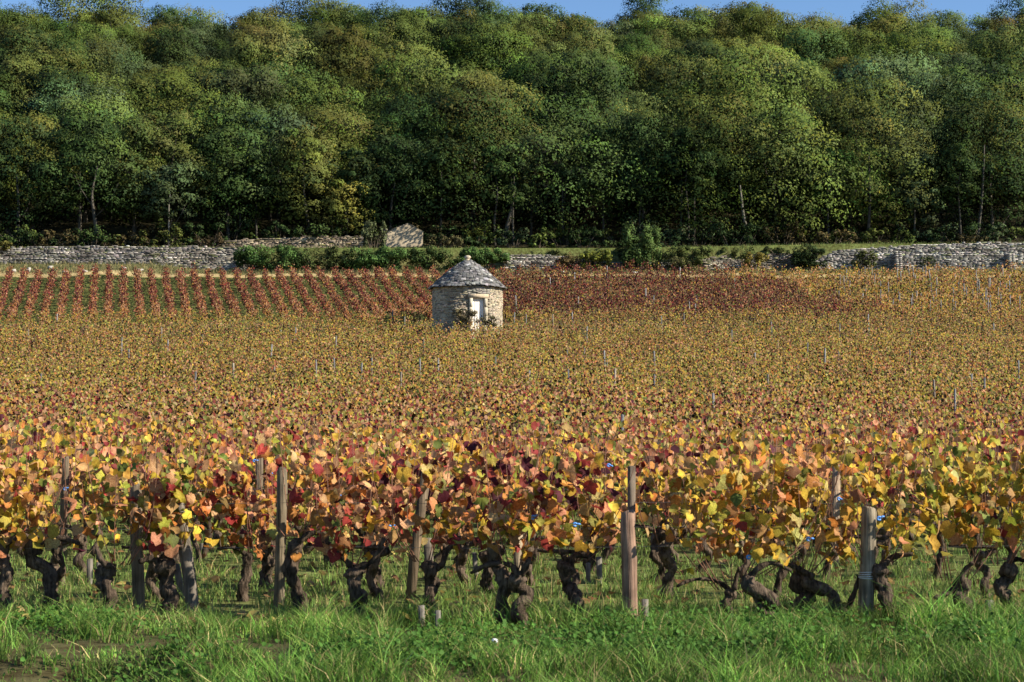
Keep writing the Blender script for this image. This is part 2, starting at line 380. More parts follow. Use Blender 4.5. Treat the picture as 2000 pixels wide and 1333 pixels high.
for idx, (bx, by, hx, hy, w, arms, lab) in enumerate(FRONT):
    D = base_D(by + 6); s = D / F; bX = X_at(bx, D); r = rng_(1000 + idx); z0 = gz(bX, D)
    FRONT_XY.append((bX, D))
    root = thing('grapevine', (bX, D, z0), lab, 'grapevine', 'old vines of the front row')
    def loc(px, py, dy=0.0): return np.array([(px - bx) * s, dy, Z_at(py, D) - z0])
    V, Q, hd = gnarl_trunk((0, 0, 0), loc(hx, hy), w * s * 0.5, 40 + idx)
    bc = np.array(BARK_C) * r.uniform(0.8, 1.15)
    link('trunk', mk_mesh('trunk', V, Q, bc, True, M_BARK), root)
    for a in arms:
        pts = [loc(px, py, r.normal(0, 0.03) - 0.02 * j) for j, (px, py) in enumerate(a)]
        V, Q = arm_tube(pts, w * s * 0.18, w * s * 0.09, 70 + idx)
        link('arm', mk_mesh('arm', V, Q, bc * 0.8, True, M_BARK), root)
    head = loc(hx, hy); hz = head[2]
    for v, f in cane_set(r, 7, head, 1.38, 0.42):
        link('cane', mk_mesh('cane', v, f, np.array(CANE_C) * r.uniform(0.7, 1.3), True, M_CANE), root)
    n = 122 if by > 1150 else 96
    n = int(n * r.uniform(0.74, 1.06)); P, N = foliage_points(n, r, r.uniform(0.36, 0.46), 0.13, r.uniform(0.46, 0.66), r.uniform(1.24, 1.44))
    P[:, 0] += head[0]
    sz = r.uniform(0.066, 0.145, n); N = nrm(N)
    for k in range(n):
        if by_post(bX + P[k, 0], D + P[k, 1], P[k, 2]): continue
        c = pick_cols(vine_weights(bX + P[k, 0], min(D, 19), P[k, 2]), 1, r, 0.2, 1.2)[0]
        t = np.array([r.normal(0, 0.55), r.normal(0, 0.4), -0.9]); nn = N[k]; t = t - t.dot(nn) * nn; t /= np.linalg.norm(t)
        q = Matrix((np.cross(t, nn), t, nn)).transposed()
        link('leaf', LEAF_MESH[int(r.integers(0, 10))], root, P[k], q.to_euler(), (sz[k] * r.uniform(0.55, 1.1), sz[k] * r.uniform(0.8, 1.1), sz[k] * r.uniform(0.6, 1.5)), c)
FRONT_XY = np.array(FRONT_XY)

# shared stems for the rows behind
STEMS = []
for k in range(12):
    r = rng_(200 + k); V, Q, hd = gnarl_trunk((0, 0, 0), (r.normal(0, 0.07), r.normal(0, 0.04), r.uniform(0.42, 0.6)), r.uniform(0.05, 0.085), 200 + k)
    a = arm_tube([hd, hd + (r.choice([-1, 1]) * 0.14, 0, 0.08), hd + (r.choice([-1, 1]) * 0.30, 0.02, 0.10)], 0.032, 0.016, 230 + k)
    STEMS.append((mk_mesh('trunk', V, Q, np.array(BARK_C) * r.uniform(0.7, 1.2), True, M_BARK), mk_mesh('arm', *a, np.array(BARK_C) * 0.85, True, M_BARK), hd))

HUT_X, HUT_D = X_at(913, 111.0), 111.0
vines = []
r = rng_(31)
D = 16.5; row = 0
while D < 114.2:
    half = 0.318 * D + 1.2
    for x in np.arange(-half + (row % 3) * 0.33, half, 1.0):
        xx = x + r.normal(0, 0.10); yy = D + 0.03 * x + r.normal(0, 0.10)
        if yy < 21.5 and np.min(np.hypot(FRONT_XY[:, 0] - xx, FRONT_XY[:, 1] - yy)) < 0.62: continue
        if math.hypot(xx - HUT_X, yy - HUT_D) < 3.3: continue
        if yy < 16.3: continue
        vines.append((xx, yy))
    D += 1.5 if D < 21 else 1.0 if D < 60 else 1.08; row += 1
vines.sort(key=lambda v: v[1])
N_IND = 274
for i, (x, y) in enumerate(vines[:N_IND]):
    r = rng_(3000 + i); z = gz(x, y)
    lab = ('grapevine in autumn leaf close behind the front row, its stem half hidden' if y < 20 else
           'grapevine of the crowded rows behind, only its red and yellow top leaves showing')
    px = 1000 + x / y * F
    near = [(-9999, 'left of the slim grey post'), (130, 'behind the leaning round post'), (400, 'behind the tall clean round post'), (660, 'behind the slanting square post'), (900, 'behind the central pair of trunks'), (1090, 'behind the red-stained post'), (1330, 'behind the long bare arm'), (1560, 'behind the wire-wrapped post'), (1790, 'behind the yellow-green right end')]
    spot = [t for a_, t in near if px >= a_][-1]
    lab = ('grapevine with half hidden stem ' if y < 20 else 'grapevine of the crowded nearer rows ' if y < 27 else 'grapevine of the crowded further rows ') + spot
    root = thing('grapevine', (x, y, z), lab, 'grapevine', lab)
    sm, am, hd = STEMS[int(r.integers(0, 12))]; link('trunk', sm, root); link('arm', am, root)
    cs = cane_set(r, 6, hd, 1.34, 0.42); cv, cf = join(cs)
    link('canes', mk_mesh('canes', cv, cf, np.array(CANE_C) * r.uniform(0.7, 1.3), True, M_CANE), root, kind='stuff')
    n = 84 if y < 22 else 124
    P, N = foliage_points(n, r, 0.52, 0.15, 0.58, 1.27 + r.normal(0, 0.06), 0.03)
    if y < 23:
        kp = np.array([not by_post(x + p[0], y + p[1], z + p[2]) for p in P]); P, N = P[kp], N[kp]; n = len(P)
    V, Fq = scatter(P, N, r.uniform(0.062, 0.125, n), LV, LF, r, 0.9, 0.6)
    w = [vine_weights(x + P[k, 0], y + P[k, 1], P[k, 2]) for k in range(0, n, 8)]
    c = np.concatenate([pick_cols(w[k // 8], 1, r, 0.2, 1.1) for k in range(n)])
    link('foliage', mk_mesh('foliage', V, Fq, np.repeat(c, len(LV), 0), False, M_VINE), root, kind='stuff')

def vine_mass(name, pts, label, nleaf, weights, z0, z1, wid, dep, seed, size, ax=0.03, stems=True, tone=0.52):
    r = rng_(seed); Ps, Ns, Cs, st = [], [], [], []
    for x, y in pts:
        z = gz(x, y); n = nleaf(y); P, N = foliage_points(n, r, wid, dep, z0, z1 + r.normal(0, 0.07), ax)
        Ps.append(P + (x, y, z)); Ns.append(N); Cs.append(pick_cols(weights(x, y), n, r, 0.2, tone * math.exp(0.12 * vn(x, y, 2.4, 29))))
        if stems: st.append(tube([(x, y, z - 0.05), (x + r.normal(0, 0.05), y, z + 0.3), (x + r.normal(0, 0.08), y, z + z0 + 0.1)], [0.06, 0.05, 0.045], 4))
    P = np.concatenate(Ps); V, Fq = scatter(P, np.concatenate(Ns), r.uniform(size[0], size[1], len(P)), QV, QF, r, 0.7, 0.7)
    parts = [(V, Fq, np.repeat(np.concatenate(Cs), 4, 0))]
    if stems:
        sv, sf = join(st); parts.append((sv, sf, np.tile(np.array(BARK_C) * 0.9, (len(sv), 1))))
    sn = np.repeat(nrm(nrm(np.concatenate(Ns)) * 1.0 + (0.12, -0.2, 0.4)), 4, 0)
    if stems: sn = np.concatenate([sn, np.tile((0.5, -0.6, 0.3), (len(sv), 1))])
    V, Fq, C = join(parts); C = C * 0.95 + C.mean(1, keepdims=True) * 0.05
    return link(name, mk_mesh(name, V, Fq, C, False, M_VINE_FAR, sn), kind='stuff', label=label)

vine_mass('grapevine_rows', vines[N_IND:], 'wide mass of mustard and russet grapevines filling the middle slope',
          lambda y: 106 if y < 48 else (92 if y < 75 else 76), lambda x, y: vine_weights(x, y, 1.0), 0.42, 1.2, 0.54, 0.22, 41, (0.075, 0.132))

# upper plots, rows running up the slope
DIRX = (215 - 1000) / F
def row_x(x0, y): return x0 + DIRX * (y - 116)
red_left, red_right, gold = [], [], []
r = rng_(51)
for x0 in np.arange(-44, 64, 1.1):
    for y in np.arange(116.0 + r.uniform(0, 0.5), 133.3, 0.62):
        x = row_x(x0, y) + r.normal(0, 0.04)
        if abs(1000 + x / y * F - 1000) > 1060: continue
        if math.hypot(x - HUT_X, y - HUT_D) < 3.4: continue
        px = 1000 + x / y * F
        if x > 17.0 + (133 - y) * 0.55 + 1.2 * vn(x, y, 6, 9) + r.normal(0, 1.3): gold.append((x, y))
        elif px > 880: red_right.append((x, y))
        else: red_left.append((x, y))
def w_redleft(x, y):
    lo = max(0, min(1, (122 - y) / 5))
    return np.array([.02, .02, .01, .14 + .4 * lo, .24 + .25 * lo, .20, .34 - .15 * lo, .24 - .16 * lo, .0])
def w_redright(x, y):
    lo = max(0, min(1, (119 - y) / 3)); n = vn(x, y, 7, 11)
    return np.clip(np.array([.05 + .1 * lo, .04 + .1 * lo, .04, .08, .12, .25, .24, .34 + .1 * n, .02]), 0, 1)
def w_gold(x, y):
    return np.clip(np.array([.22, .16, .07, .22, .14, .10, .03, .01, .08]) + vn(x, y, 8, 13) * np.array([.08, .05, .02, -.05, -.06, 0, -.01, 0, 0]), 0, 1)
ax = math.pi / 2 - math.atan(-DIRX) * -1
vine_mass('grapevine_rows', red_left, 'neat rows of red and orange vines with green grass between them', lambda y: 76, w_redleft, 0.12, 0.84, 0.34, 0.17, 52, (0.09, 0.14), ax, tone=0.50)
vine_mass('grapevine_rows', red_right, 'dense plot of dark crimson vines right of the stone hut', lambda y: 52, w_redright, 0.2, 1.05, 0.36, 0.2, 53, (0.10, 0.155), ax, tone=0.47)
vine_mass('grapevine_rows', gold, 'golden plot of vines below the stone wall on the right', lambda y: 50, w_gold, 0.2, 1.0, 0.36, 0.2, 54, (0.10, 0.155), ax)

# ------------------------------------------------------------------ dry stone: rough blocks
def rough_block(seed):
    r = rng_(seed); import itertools
    n = 3; idx = {}; V = []; Q = []
    def vid(p):
        if p not in idx: idx[p] = len(V); V.append(p)
        return idx[p]
    for ax_ in range(3):
        for sgn in (0, 2):
            for a in range(2):
                for b in range(2):
                    q = []
                    for da, db in ((0, 0), (1, 0), (1, 1), (0, 1)):
                        p = [0, 0, 0]; p[ax_] = sgn; p[(ax_ + 1) % 3] = a + da; p[(ax_ + 2) % 3] = b + db; q.append(vid(tuple(p)))
                    Q.append(q if sgn else q[::-1])
    V = (np.array(V, float) - 1) * 0.5
    corner = (np.abs(V) > 0.4).sum(1); V *= np.where(corner == 3, 0.92, np.where(corner == 2, 0.97, 1.0))[:, None]
    V += r.uniform(-0.04, 0.04, V.shape)
    return V, np.array(Q)
BLOCKS = [rough_block(900 + k) for k in range(10)]
BLOCK_ME = [mk_mesh('stone', v, q, (1, 1, 1), False, M_STONE) for v, q in BLOCKS]

def lay_stones(parent, items, name='stone', limit=300, mat=M_STONE, rest='stones'):
    """items: (local loc, 3x3 rotation, scale xyz, colour, rank); the LIMIT of lowest rank become parts"""
    items.sort(key=lambda t: t[4]); r = rng_(5)
    for L, R, sc, c, _ in items[:limit]:
        o = link(name, BLOCK_ME[int(r.integers(0, 10))], parent, L, Matrix(R.tolist()).to_euler(), sc, c)
    if items[limit:]:
        parts = []
        for L, R, sc, c, _ in items[limit:]:
            v, q = BLOCKS[int(r.integers(0, 10))]; parts.append(((v * sc) @ R.T + L, q, np.tile(c, (len(v), 1))))
        V, Q, C = join(parts); link(rest, mk_mesh(rest, V, Q, C, False, mat), parent, kind='stuff')

def stone_col(r, base, j=0.2):
    c = 0.74 * np.array(base) * math.exp(r.normal(0, j)) * np.exp(r.normal(0, 0.03, 3))
    if r.random() < 0.22: c = c * np.array([0.55, 0.56, 0.6])
    return np.clip(c, 0.02, 0.8)

# ------------------------------------------------------------------ the round stone hut
HZ = gz(HUT_X, HUT_D - 2.0) - 0.25
hut = thing('stone_hut', (HUT_X, HUT_D, HZ), 'small round dry-stone hut with conical slab roof and white door among the vines', 'hut')
WH = Z_at(563, 111.0) - HZ; RW = 2.28
r = rng_(61)
th_door = math.asin(23 / 69.0)                # door azimuth, to the right of the direction to the camera
def rad_frame(th):                            # th measured from -Y towards +X
    out = np.array([math.sin(th), -math.cos(th), 0]); tan = np.array([math.cos(th), math.sin(th), 0])
    return np.stack([tan, -out, (0, 0, 1)], 1), out, tan    # columns: x tangent, y inward, z up
DOOR_TOP = Z_at(582, 108.8) - HZ; DW = 0.80
dh = math.asin((DW / 2 + 0.19) / RW)
# core wall behind the stones, open at the door
segs = 64; core = []
ths = np.linspace(th_door + dh - 0.04, th_door - dh + 0.04 + 2 * math.pi, segs)
ring = [(math.sin(t) * (RW - 0.07), -math.cos(t) * (RW - 0.07)) for t in ths]
Vc = np.array([(x, y, z) for z in (-0.3, WH) for x, y in ring]); Qc = np.array([[k, k + 1, segs + k + 1, segs + k] for k in range(segs - 1)])
ring2 = [(math.sin(t) * (RW - 0.5), -math.cos(t) * (RW - 0.5)) for t in ths]
Vi = np.array([(x, y, z) for z in (-0.3, WH) for x, y in ring2])
link('wall_core', mk_mesh('wall_core', *join([(Vc, Qc), (Vi, Qc)]), np.array((0.20, 0.175, 0.13)), True, M_CORE), hut)
items = []; z = -0.2; crs = 0
while z < WH - 0.03:
    h = min(r.uniform(0.055, 0.095), WH - z); th = r.uniform(0, 1)
    end = th + 2 * math.pi
    while th < end - 0.02:
        L = min(r.uniform(0.16, 0.40), (end - th) * RW); tm = th + L / RW / 2; th += L / RW
        d = (tm - th_door + math.pi) % (2 * math.pi) - math.pi; zc = z + h / 2
        if abs(d) < dh + L / RW * 0.35 and zc < DOOR_TOP + 0.26: continue
        tym = abs(d) < 0.32 and zc > DOOR_TOP + 0.26
        R, o, t = rad_frame(tm); w = (tm + math.pi) % (2 * math.pi) - math.pi
        c = stone_col(r, (0.60, 0.56, 0.50) if tym else (0.68, 0.59, 0.44), 0.08)
        LL = L
        items.append((o * (RW - 0.11 + r.normal(0, 0.014) + 0.025 * math.sin(3 * tm + 1) + 0.02 * math.sin(zc * 4 + 2 * tm)) + (0, 0, zc), R, (LL - 0.012, 0.24, h - 0.008), c, abs(w) if zc > 0.4 else 4 + abs(w)))
    z += h
lay_stones(hut, items)
# door frame: jambs, lintel, sill, plank door set back in the opening
Rd, od, td = rad_frame(th_door)
def hut_box(name, tx, dep, zc, sx, sy, sz, col, mat, parent=hut, blk=0, jit=0.3):
    v, q = BLOCKS[blk]; v = v * 1.0
    cube = np.sign(v) * (np.abs(v) > 0.4) * 0.5 + v * (np.abs(v) <= 0.4); v = cube * (1 - jit) + v * jit
    me = mk_mesh(name, (v * (sx, sy, sz)) @ Rd.T + td * tx + od * dep + (0, 0, zc), q, col, False, mat)
    return link(name, me, parent)
JC = np.array((0.50, 0.44, 0.34))
for sg in (-1, 1):
    zz = -0.1
    for k in range(5):
        hh = (DOOR_TOP + 0.1) / 5; hut_box('jamb_stone', sg * (DW / 2 + 0.10), RW - 0.25, zz + hh / 2, 0.2 + 0.02 * (k % 2), 0.55, hh - 0.008, JC * r.uniform(0.92, 1.05), M_STONE, blk=k, jit=0.04); zz += hh
hut_box('lintel', 0.0, RW - 0.24, DOOR_TOP + 0.13, 1.36, 0.56, 0.25, JC * np.array((1.0, 0.92, 0.84)), M_STONE, blk=6, jit=0.04)
door = link('door', None, hut)
for k in range(5):
    hut_box('plank', -DW / 2 + DW * (k + 0.5) / 5, RW - 0.19, DOOR_TOP / 2, DW / 5 - 0.008, 0.05, DOOR_TOP - 0.02, (0.76, 0.71, 0.64), M_PAINT, door, k, 0.05)
hut_box('door_handle', 0.25, RW - 0.15, DOOR_TOP - 1.15, 0.03, 0.06, 0.12, (0.05, 0.05, 0.05), M_WIRE, door, 1, 0.3)
# roof: corbelled slabs in overlapping courses on a core cone
RE = 2.52; RT = 0.30; ZT = Z_at(511, 111.0) - HZ
nC = 27
def roof_pt(t): return RE + (RT - RE) * t ** 0.93, WH + (ZT - WH) * (t * 1.0) + 0.17 * math.sin(t * math.pi)
tt = np.linspace(0, 1, 14); rp = [roof_pt(t) for t in tt]; sg_ = 48
Vr = np.array([(math.sin(a) * (rr_ - 0.06), -math.cos(a) * (rr_ - 0.06), zz - 0.05) for rr_, zz in rp for a in np.linspace(0, 2 * math.pi, sg_, endpoint=False)])
Qr = np.array([[i * sg_ + k, i * sg_ + (k + 1) % sg_, (i + 1) * sg_ + (k + 1) % sg_, (i + 1) * sg_ + k] for i in range(13) for k in range(sg_)])
soff = np.array([(math.sin(a) * q, -math.cos(a) * q, WH - 0.03) for q in (RE - 0.06, 0.05) for a in np.linspace(0, 2 * math.pi, sg_, endpoint=False)])
Qs = np.array([[k, sg_ + k, sg_ + (k + 1) % sg_, (k + 1) % sg_] for k in range(sg_)])
roof = link('roof', mk_mesh('roof', *join([(Vr, Qr), (soff, Qs)]), np.array((0.10, 0.10, 0.095)), False, M_CORE), hut)
items = []
for i in range(nC):
    t = i / nC; R0, Z0 = roof_pt(t); R1, Z1 = roof_pt(min(1, (i + 1.0) / nC)); sl_ = math.atan2(Z1 - Z0, R0 - R1)
    th = r.uniform(0, 1); end = th + 2 * math.pi
    while th < end - 0.03:
        L = min(r.uniform(0.15, 0.36), max(0.2, R0 * 0.8), (end - th) * R0); tm = th + L / R0 / 2; th += L / R0
        R, o, ta = rad_frame(tm); w = (tm + math.pi) % (2 * math.pi) - math.pi
        run = math.hypot(Z1 - Z0, R0 - R1) * 1.75; tilt = sl_ * 0.9 + r.normal(0, 0.035)
        Rt = np.array([[1, 0, 0], [0, math.cos(tilt), -math.sin(tilt)], [0, math.sin(tilt), math.cos(tilt)]])
        c = stone_col(r, (0.24, 0.238, 0.23), 0.42)
        items.append((o * (R0 - run * 0.33 + r.normal(0, 0.025)) + (0, 0, Z0 + 0.05 + r.normal(0, 0.015) + 0.035 * math.sin(2 * tm + 0.6) + 0.025 * math.sin(5 * tm + i * 0.4)), R @ Rt, (L - 0.012, run, r.uniform(0.035, 0.08)), c, abs(w)))
lay_stones(roof, items, 'roof_slab', 300, rest='roof_slabs')
def lathe(prof, seg, r_, rough):
    a = np.linspace(0, 2 * math.pi, seg, endpoint=False); V = []
    for rad, z in prof: V += [(math.cos(t) * rad * (1 + r_.uniform(-rough, rough)), math.sin(t) * rad * (1 + r_.uniform(-rough, rough)), z) for t in a]
    Q = [[i * seg + k, i * seg + (k + 1) % seg, (i + 1) * seg + (k + 1) % seg, (i + 1) * seg + k] for i in range(len(prof) - 1) for k in range(seg)]
    return np.array(V), np.array(Q)
v, q = lathe([(0.36, -0.06), (0.36, 0.03), (0.22, 0.04), (0.20, 0.10), (0.26, 0.11), (0.25, 0.17), (0.12, 0.18), (0.13, 0.24), (0.20, 0.30), (0.21, 0.38), (0.14, 0.46), (0.005, 0.49)], 12, r, 0.08)
link('finial', mk_mesh('finial', v + (0, 0, ZT - 0.06), q, (0.52, 0.45, 0.33), False, M_STONE), hut)

# ------------------------------------------------------------------ dry-stone terrace walls
def dry_wall(label, px0, px1, D, top, base, seed, col=(0.42, 0.39, 0.34), D1=None, batter=0.06, cshape=None, name='stone_wall', size=(0.22, 0.56), course=(0.075, 0.135)):
    """wall facing the camera; TOP and BASE give z at pixel column; parts are its stones"""
    r = rng_(seed); D1 = D if D1 is None else D1
    A = np.array([X_at(px0, D), D, 0]); B = np.array([X_at(px1, D1), D1, 0]); Lw = np.linalg.norm(B - A); u = (B - A) / Lw; inn = np.array([-u[1], u[0], 0])
    zb = min(base(px0), base(px1), base((px0 + px1) / 2)) - 0.35
    root = thing(name, (A[0], A[1], zb), label, 'wall'); R = np.stack([u, inn, (0, 0, 1)], 1)
    pxs = lambda d: px0 + (px1 - px0) * d / Lw
    n = max(6, int(Lw / 0.6)); Vc = []
    for k in range(n + 1):
        d = Lw * k / n; t = top(pxs(d)) - zb - 0.06
        for zz, off in ((-0.4, 0.14), (max(t, -0.3), 0.16), (max(t, -0.3), 0.5), (-0.4, 0.5)): Vc.append(u * d + inn * off + (0, 0, zz))
    Q = [[k * 4 + a, (k + 1) * 4 + a, (k + 1) * 4 + a + 1, k * 4 + a + 1] for k in range(n) for a in range(3)] + [[0, 1, 2, 3], [n * 4, n * 4 + 3, n * 4 + 2, n * 4 + 1]]
    link('wall_core', mk_mesh('wall_core', np.array(Vc), np.array(Q), (0.16, 0.145, 0.115), False, M_CORE), root)
    items = []; z = 0.0; zmax = max(top(p) for p in np.linspace(px0, px1, 40)) - zb
    while z < zmax + 0.05:
        h = r.uniform(*course); d = -r.uniform(0, 0.3)
        while d < Lw:
            L = r.uniform(*size) * (1 if r.random() > 0.15 else 0.55); dc = d + L / 2; d += L
            if dc < 0.05 or dc > Lw - 0.05: continue
            p = pxs(dc); tp = top(p) - zb; zc = z + h / 2
            if zc > tp + r.normal(-0.02, 0.05): continue
            hid = zc < base(p) - zb + 0.05
            items.append((u * dc + inn * (0.17 + batter * zc + r.normal(0, 0.022)) + (0, 0, zc), R, (L - 0.015, 0.34 + r.uniform(0, .05), h - r.uniform(0.004, 0.025)), np.clip(stone_col(r, col, 0.26) * (1 + 0.28 * vn(dc * 1.0, zc * 2.2, 3.0, seed % 30)) * (np.array((0.62, 0.7, 0.45)) if r.random() < 0.06 + 0.12 * max(0, vn(dc, zc, 2, 3)) else 1), 0.02, 0.7), (5 if hid else 0) - L * h))
        z += h
    lay_stones(root, items)
    return root
def lin(*p):
    xs_, ys_ = zip(*p); return lambda px: float(np.interp(px, xs_, ys_))
def zl(D, *p):
    f = lin(*p); return lambda px: Z_at(f(px), D)
GREY = (0.43, 0.40, 0.36)
dry_wall('long low grey dry-stone wall above the grassy bank on the left', -70, 326, 137.6, zl(137.6, (-70, 486), (20, 482), (150, 479), (280, 479), (290, 484), (326, 524)), zl(137.6, (-70, 508), (200, 510), (326, 522)), 71, GREY)
dry_wall('paler dry-stone wall stepped back behind the long low wall', 268, 500, 138.3, zl(138.3, (268, 482), (360, 480), (440, 481), (500, 484)), zl(138.3, (268, 524), (500, 528)), 72, (0.47, 0.43, 0.37))
dry_wall('upper broken dry-stone wall on the terrace under the trees', 430, 708, 146.5, zl(146.5, (430, 470), (470, 466), (560, 462), (640, 461), (708, 459)), zl(146.5, (430, 490), (708, 488)), 73, (0.46, 0.38, 0.27))
dry_wall('short grey dry-stone wall showing right of the hut', 985, 1110, 138.0, zl(138.0, (985, 496), (1040, 495), (1110, 499)), zl(138.0, (985, 523), (1110, 525)), 74, (0.50, 0.46, 0.40))
dry_wall('tumbled low stone wall between the shrubs', 1090, 1330, 138.0, zl(138.0, (1090, 513), (1130, 506), (1200, 512), (1330, 510)), zl(138.0, (1090, 524), (1330, 524)), 75, GREY)
dry_wall('small square stump of stone wall beside the yellow bush', 1374, 1462, 137.4, zl(137.4, (1374, 503), (1420, 500), (1440, 507), (1462, 506)), zl(137.4, (1374, 526), (1462, 526)), 76, (0.52, 0.46, 0.37))
dry_wall('dark crumbling stone wall behind the yellow bush', 1462, 1600, 138.1, zl(138.1, (1462, 498), (1520, 493), (1600, 494)), zl(138.1, (1462, 524), (1600, 524)), 77, (0.36, 0.32, 0.26))
dry_wall('tall pale dry-stone wall with a sloping end on the right', 1566, 2080, 137.7, zl(137.7, (1566, 522), (1640, 486), (1720, 482), (1840, 475), (2000, 471), (2080, 470)), zl(137.7, (1566, 522), (2080, 520)), 78, (0.50, 0.475, 0.43))
# buttresses standing out from the tall wall
def buttress(px, h, label, seed):
    D = 137.2; r = rng_(seed); x = X_at(px, D); z = gz(x, D) - 0.1; root = thing('stone_buttress', (x, D, z), label, 'buttress'); items = []; zz = 0
    while zz < h:
        hh = r.uniform(0.13, 0.2); dep = 0.95 - 0.4 * zz / h
        for sx in (-0.14, 0.14): items.append((np.array([sx, 0.3 - dep / 2 + 0.25, zz + hh / 2]), np.eye(3), (0.29, dep, hh - 0.01), stone_col(r, (0.46, 0.44, 0.4)), 0))
        zz += hh
    lay_stones(root, items)
buttress(1757, 1.75, 'narrow stone buttress casting a slanting shadow on the tall wall', 81)
buttress(1979, 1.55, 'stone buttress near the right end of the tall wall', 82)

# plastered gable of a ruined shed
D = 147.5; xg = X_at(752, D); zg = Z_at(482, D)
gab = thing('ruined_gable', (xg, D, zg), 'pale plastered gable of a ruined shed at the wood edge', 'ruin')
s_ = D / F
prof = np.array([(0, 0), (76, 0), (77, 34), (66, 39), (46, 48), (24, 40), (4, 28)]) * s_
n = len(prof); Vg = np.concatenate([np.c_[prof[:, 0], np.zeros(n), prof[:, 1]], np.c_[prof[:, 0], np.full(n, 0.45), prof[:, 1]]])
me = bpy.data.meshes.new('gable_wall'); me.from_pydata([tuple(v) for v in Vg], [], [list(range(n)), list(range(2 * n - 1, n - 1, -1))] + [[k, k + n, (k + 1) % n + n, (k + 1) % n] for k in range(n)])
me.materials.append(M_PLASTER); at = me.color_attributes.new('Col', 'FLOAT_COLOR', 'POINT'); at.data.foreach_set('color', np.tile((0.44, 0.36, 0.25, 1), (2 * n, 1)).astype(np.float32).ravel())
gab.rotation_euler = (0, 0, math.radians(20)); link('gable_wall', me, gab); items = []; r = rng_(83)
for k in range(3, 7):
    a, b_ = prof[k], prof[(k + 1) % n] if k < 6 else prof[0]
    L = np.linalg.norm(b_ - a); m_ = max(1, int(L / 0.32))
    for j in range(m_):
        p = a + (b_ - a) * (j + 0.5) / m_; d_ = (b_ - a) / L; R = np.array([[d_[0], 0, -d_[1]], [0, 1, 0], [d_[1], 0, d_[0]]])
        items.append((np.array([p[0], 0.22, p[1] + 0.02]), R, (0.26, 0.52, r.uniform(0.05, 0.09)), stone_col(r, (0.42, 0.37, 0.29)), 0))
for k in range(14):
    items.append((np.array([0.02 + r.normal(0, .05), 0.25, 0.1 + k * 0.11]), np.eye(3), (0.32, 0.4, 0.11), stone_col(r, (0.46, 0.41, 0.32)), 0))
lay_stones(gab, items)
# loose stones on the bank
r = rng_(84)
for k, px in enumerate((22, 52, 54, 96, 124, 162, 182, 240, 272, 1010, 1100, 1240, 1350)):
    D = 136.6 - r.uniform(0, 1.2); x = X_at(px, D); s3 = r.uniform(0.16, 0.42, 3) * (1.4, 1, 0.7)
    o = link('field_stone', BLOCK_ME[k % 10], None, (x, D, gz(x, D) + 0.05), (r.uniform(-.3, .3), 0, r.uniform(0, 3)), s3, (0.45, 0.42, 0.37),
             label='loose pale stone lying on the grassy bank below the walls', category='stone', group='loose stones on the bank')

# ------------------------------------------------------------------ trees and shrubs
def crown_mesh(name, seed, H, W, zb, n, size, skew=0.0, clumps=46, flat=0.75, tipc=(1.15, 1.1, 0.8), shape=1.0):
    r = rng_(seed); cs = []
    tries = 0
    while len(cs) < clumps and tries < 4000:
        tries += 1
        t = r.uniform(0.02, 1); prof = (math.sin(min(1, t * 1.12 + 0.10) * math.pi) ** 0.6) if t < 0.8 else math.sqrt(max(0, 1 - ((t - 0.8) / 0.215) ** 2)) * 0.82
        rad = W / 2 * max(0.12, prof) * r.uniform(0.45, 1.0) ** 0.6; a = r.uniform(0, 6.283)
        wob = 1 + 0.22 * math.sin(a * 2 + seed) + 0.14 * math.sin(a * 3 + 1.7 * seed + t * 5)
        p = np.array([math.cos(a) * rad * wob + skew * t, math.sin(a) * rad * wob, zb + (H - zb) * t * r.uniform(0.94, 1.0)])
        cr = W * r.uniform(0.085, 0.20) * shape
        if any(np.linalg.norm((p - q[0]) / (1, 1, 0.8)) < 0.66 * (cr + q[1]) for q in cs): continue
        cs.append((p, cr))
    wts = np.array([c[1] ** 2 for c in cs]); k = r.choice(len(cs), n, p=wts / wts.sum())
    C = np.array([c[0] for c in cs])[k]; R_ = np.array([c[1] for c in cs])[k]
    d = nrm(r.normal(0, 1, (n, 3))); d[:, 2] = np.abs(d[:, 2]) * np.where(r.random(n) < 0.72, 1, -1)
    rad = R_ * (r.uniform(0.35, 1.1, n) ** 0.45 + np.abs(r.normal(0, 0.07, n)))
    lump = 1 + 0.3 * np.sin(d[:, 0] * 7 + C[:, 2] * 9) * np.sin(d[:, 1] * 6 + C[:, 0] * 5)
    P = C + d * (rad * lump)[:, None] * (1, 1, flat)
    P[:, 2] -= 0.12 * (P[:, 0] ** 2 + P[:, 1] ** 2) ** 0.5 * 0.3
    N = d * 0.95 + r.normal(0, 0.33, (n, 3)) + (0, 0, 0.2)
    V, Fq = scatter(P, N, size * r.uniform(0.65, 1.35, n), DV, QF, r, 0.5, 1.0)
    cl = np.exp(r.normal(0, 0.16, (len(cs), 1))) * np.exp(r.normal(0, 0.06, (len(cs), 3)))
    c = cl[k] * np.exp(r.normal(0, 0.10, (n, 1))); y = r.random(n) < 0.03; c[y] *= np.array((1.5, 1.25, 0.8))
    axis = np.array([0, 0, zb + (H - zb) * 0.42]); co = nrm((C - axis) * (1, 1, 0.9))
    sn = nrm(d * 0.85 + co * 0.85 + nrm(N) * 0.36 + (0, 0, 0.05))
    return mk_mesh(name, V, Fq, np.repeat(c, 4, 0), False, M_TREE, np.repeat(sn, 4, 0)), cs

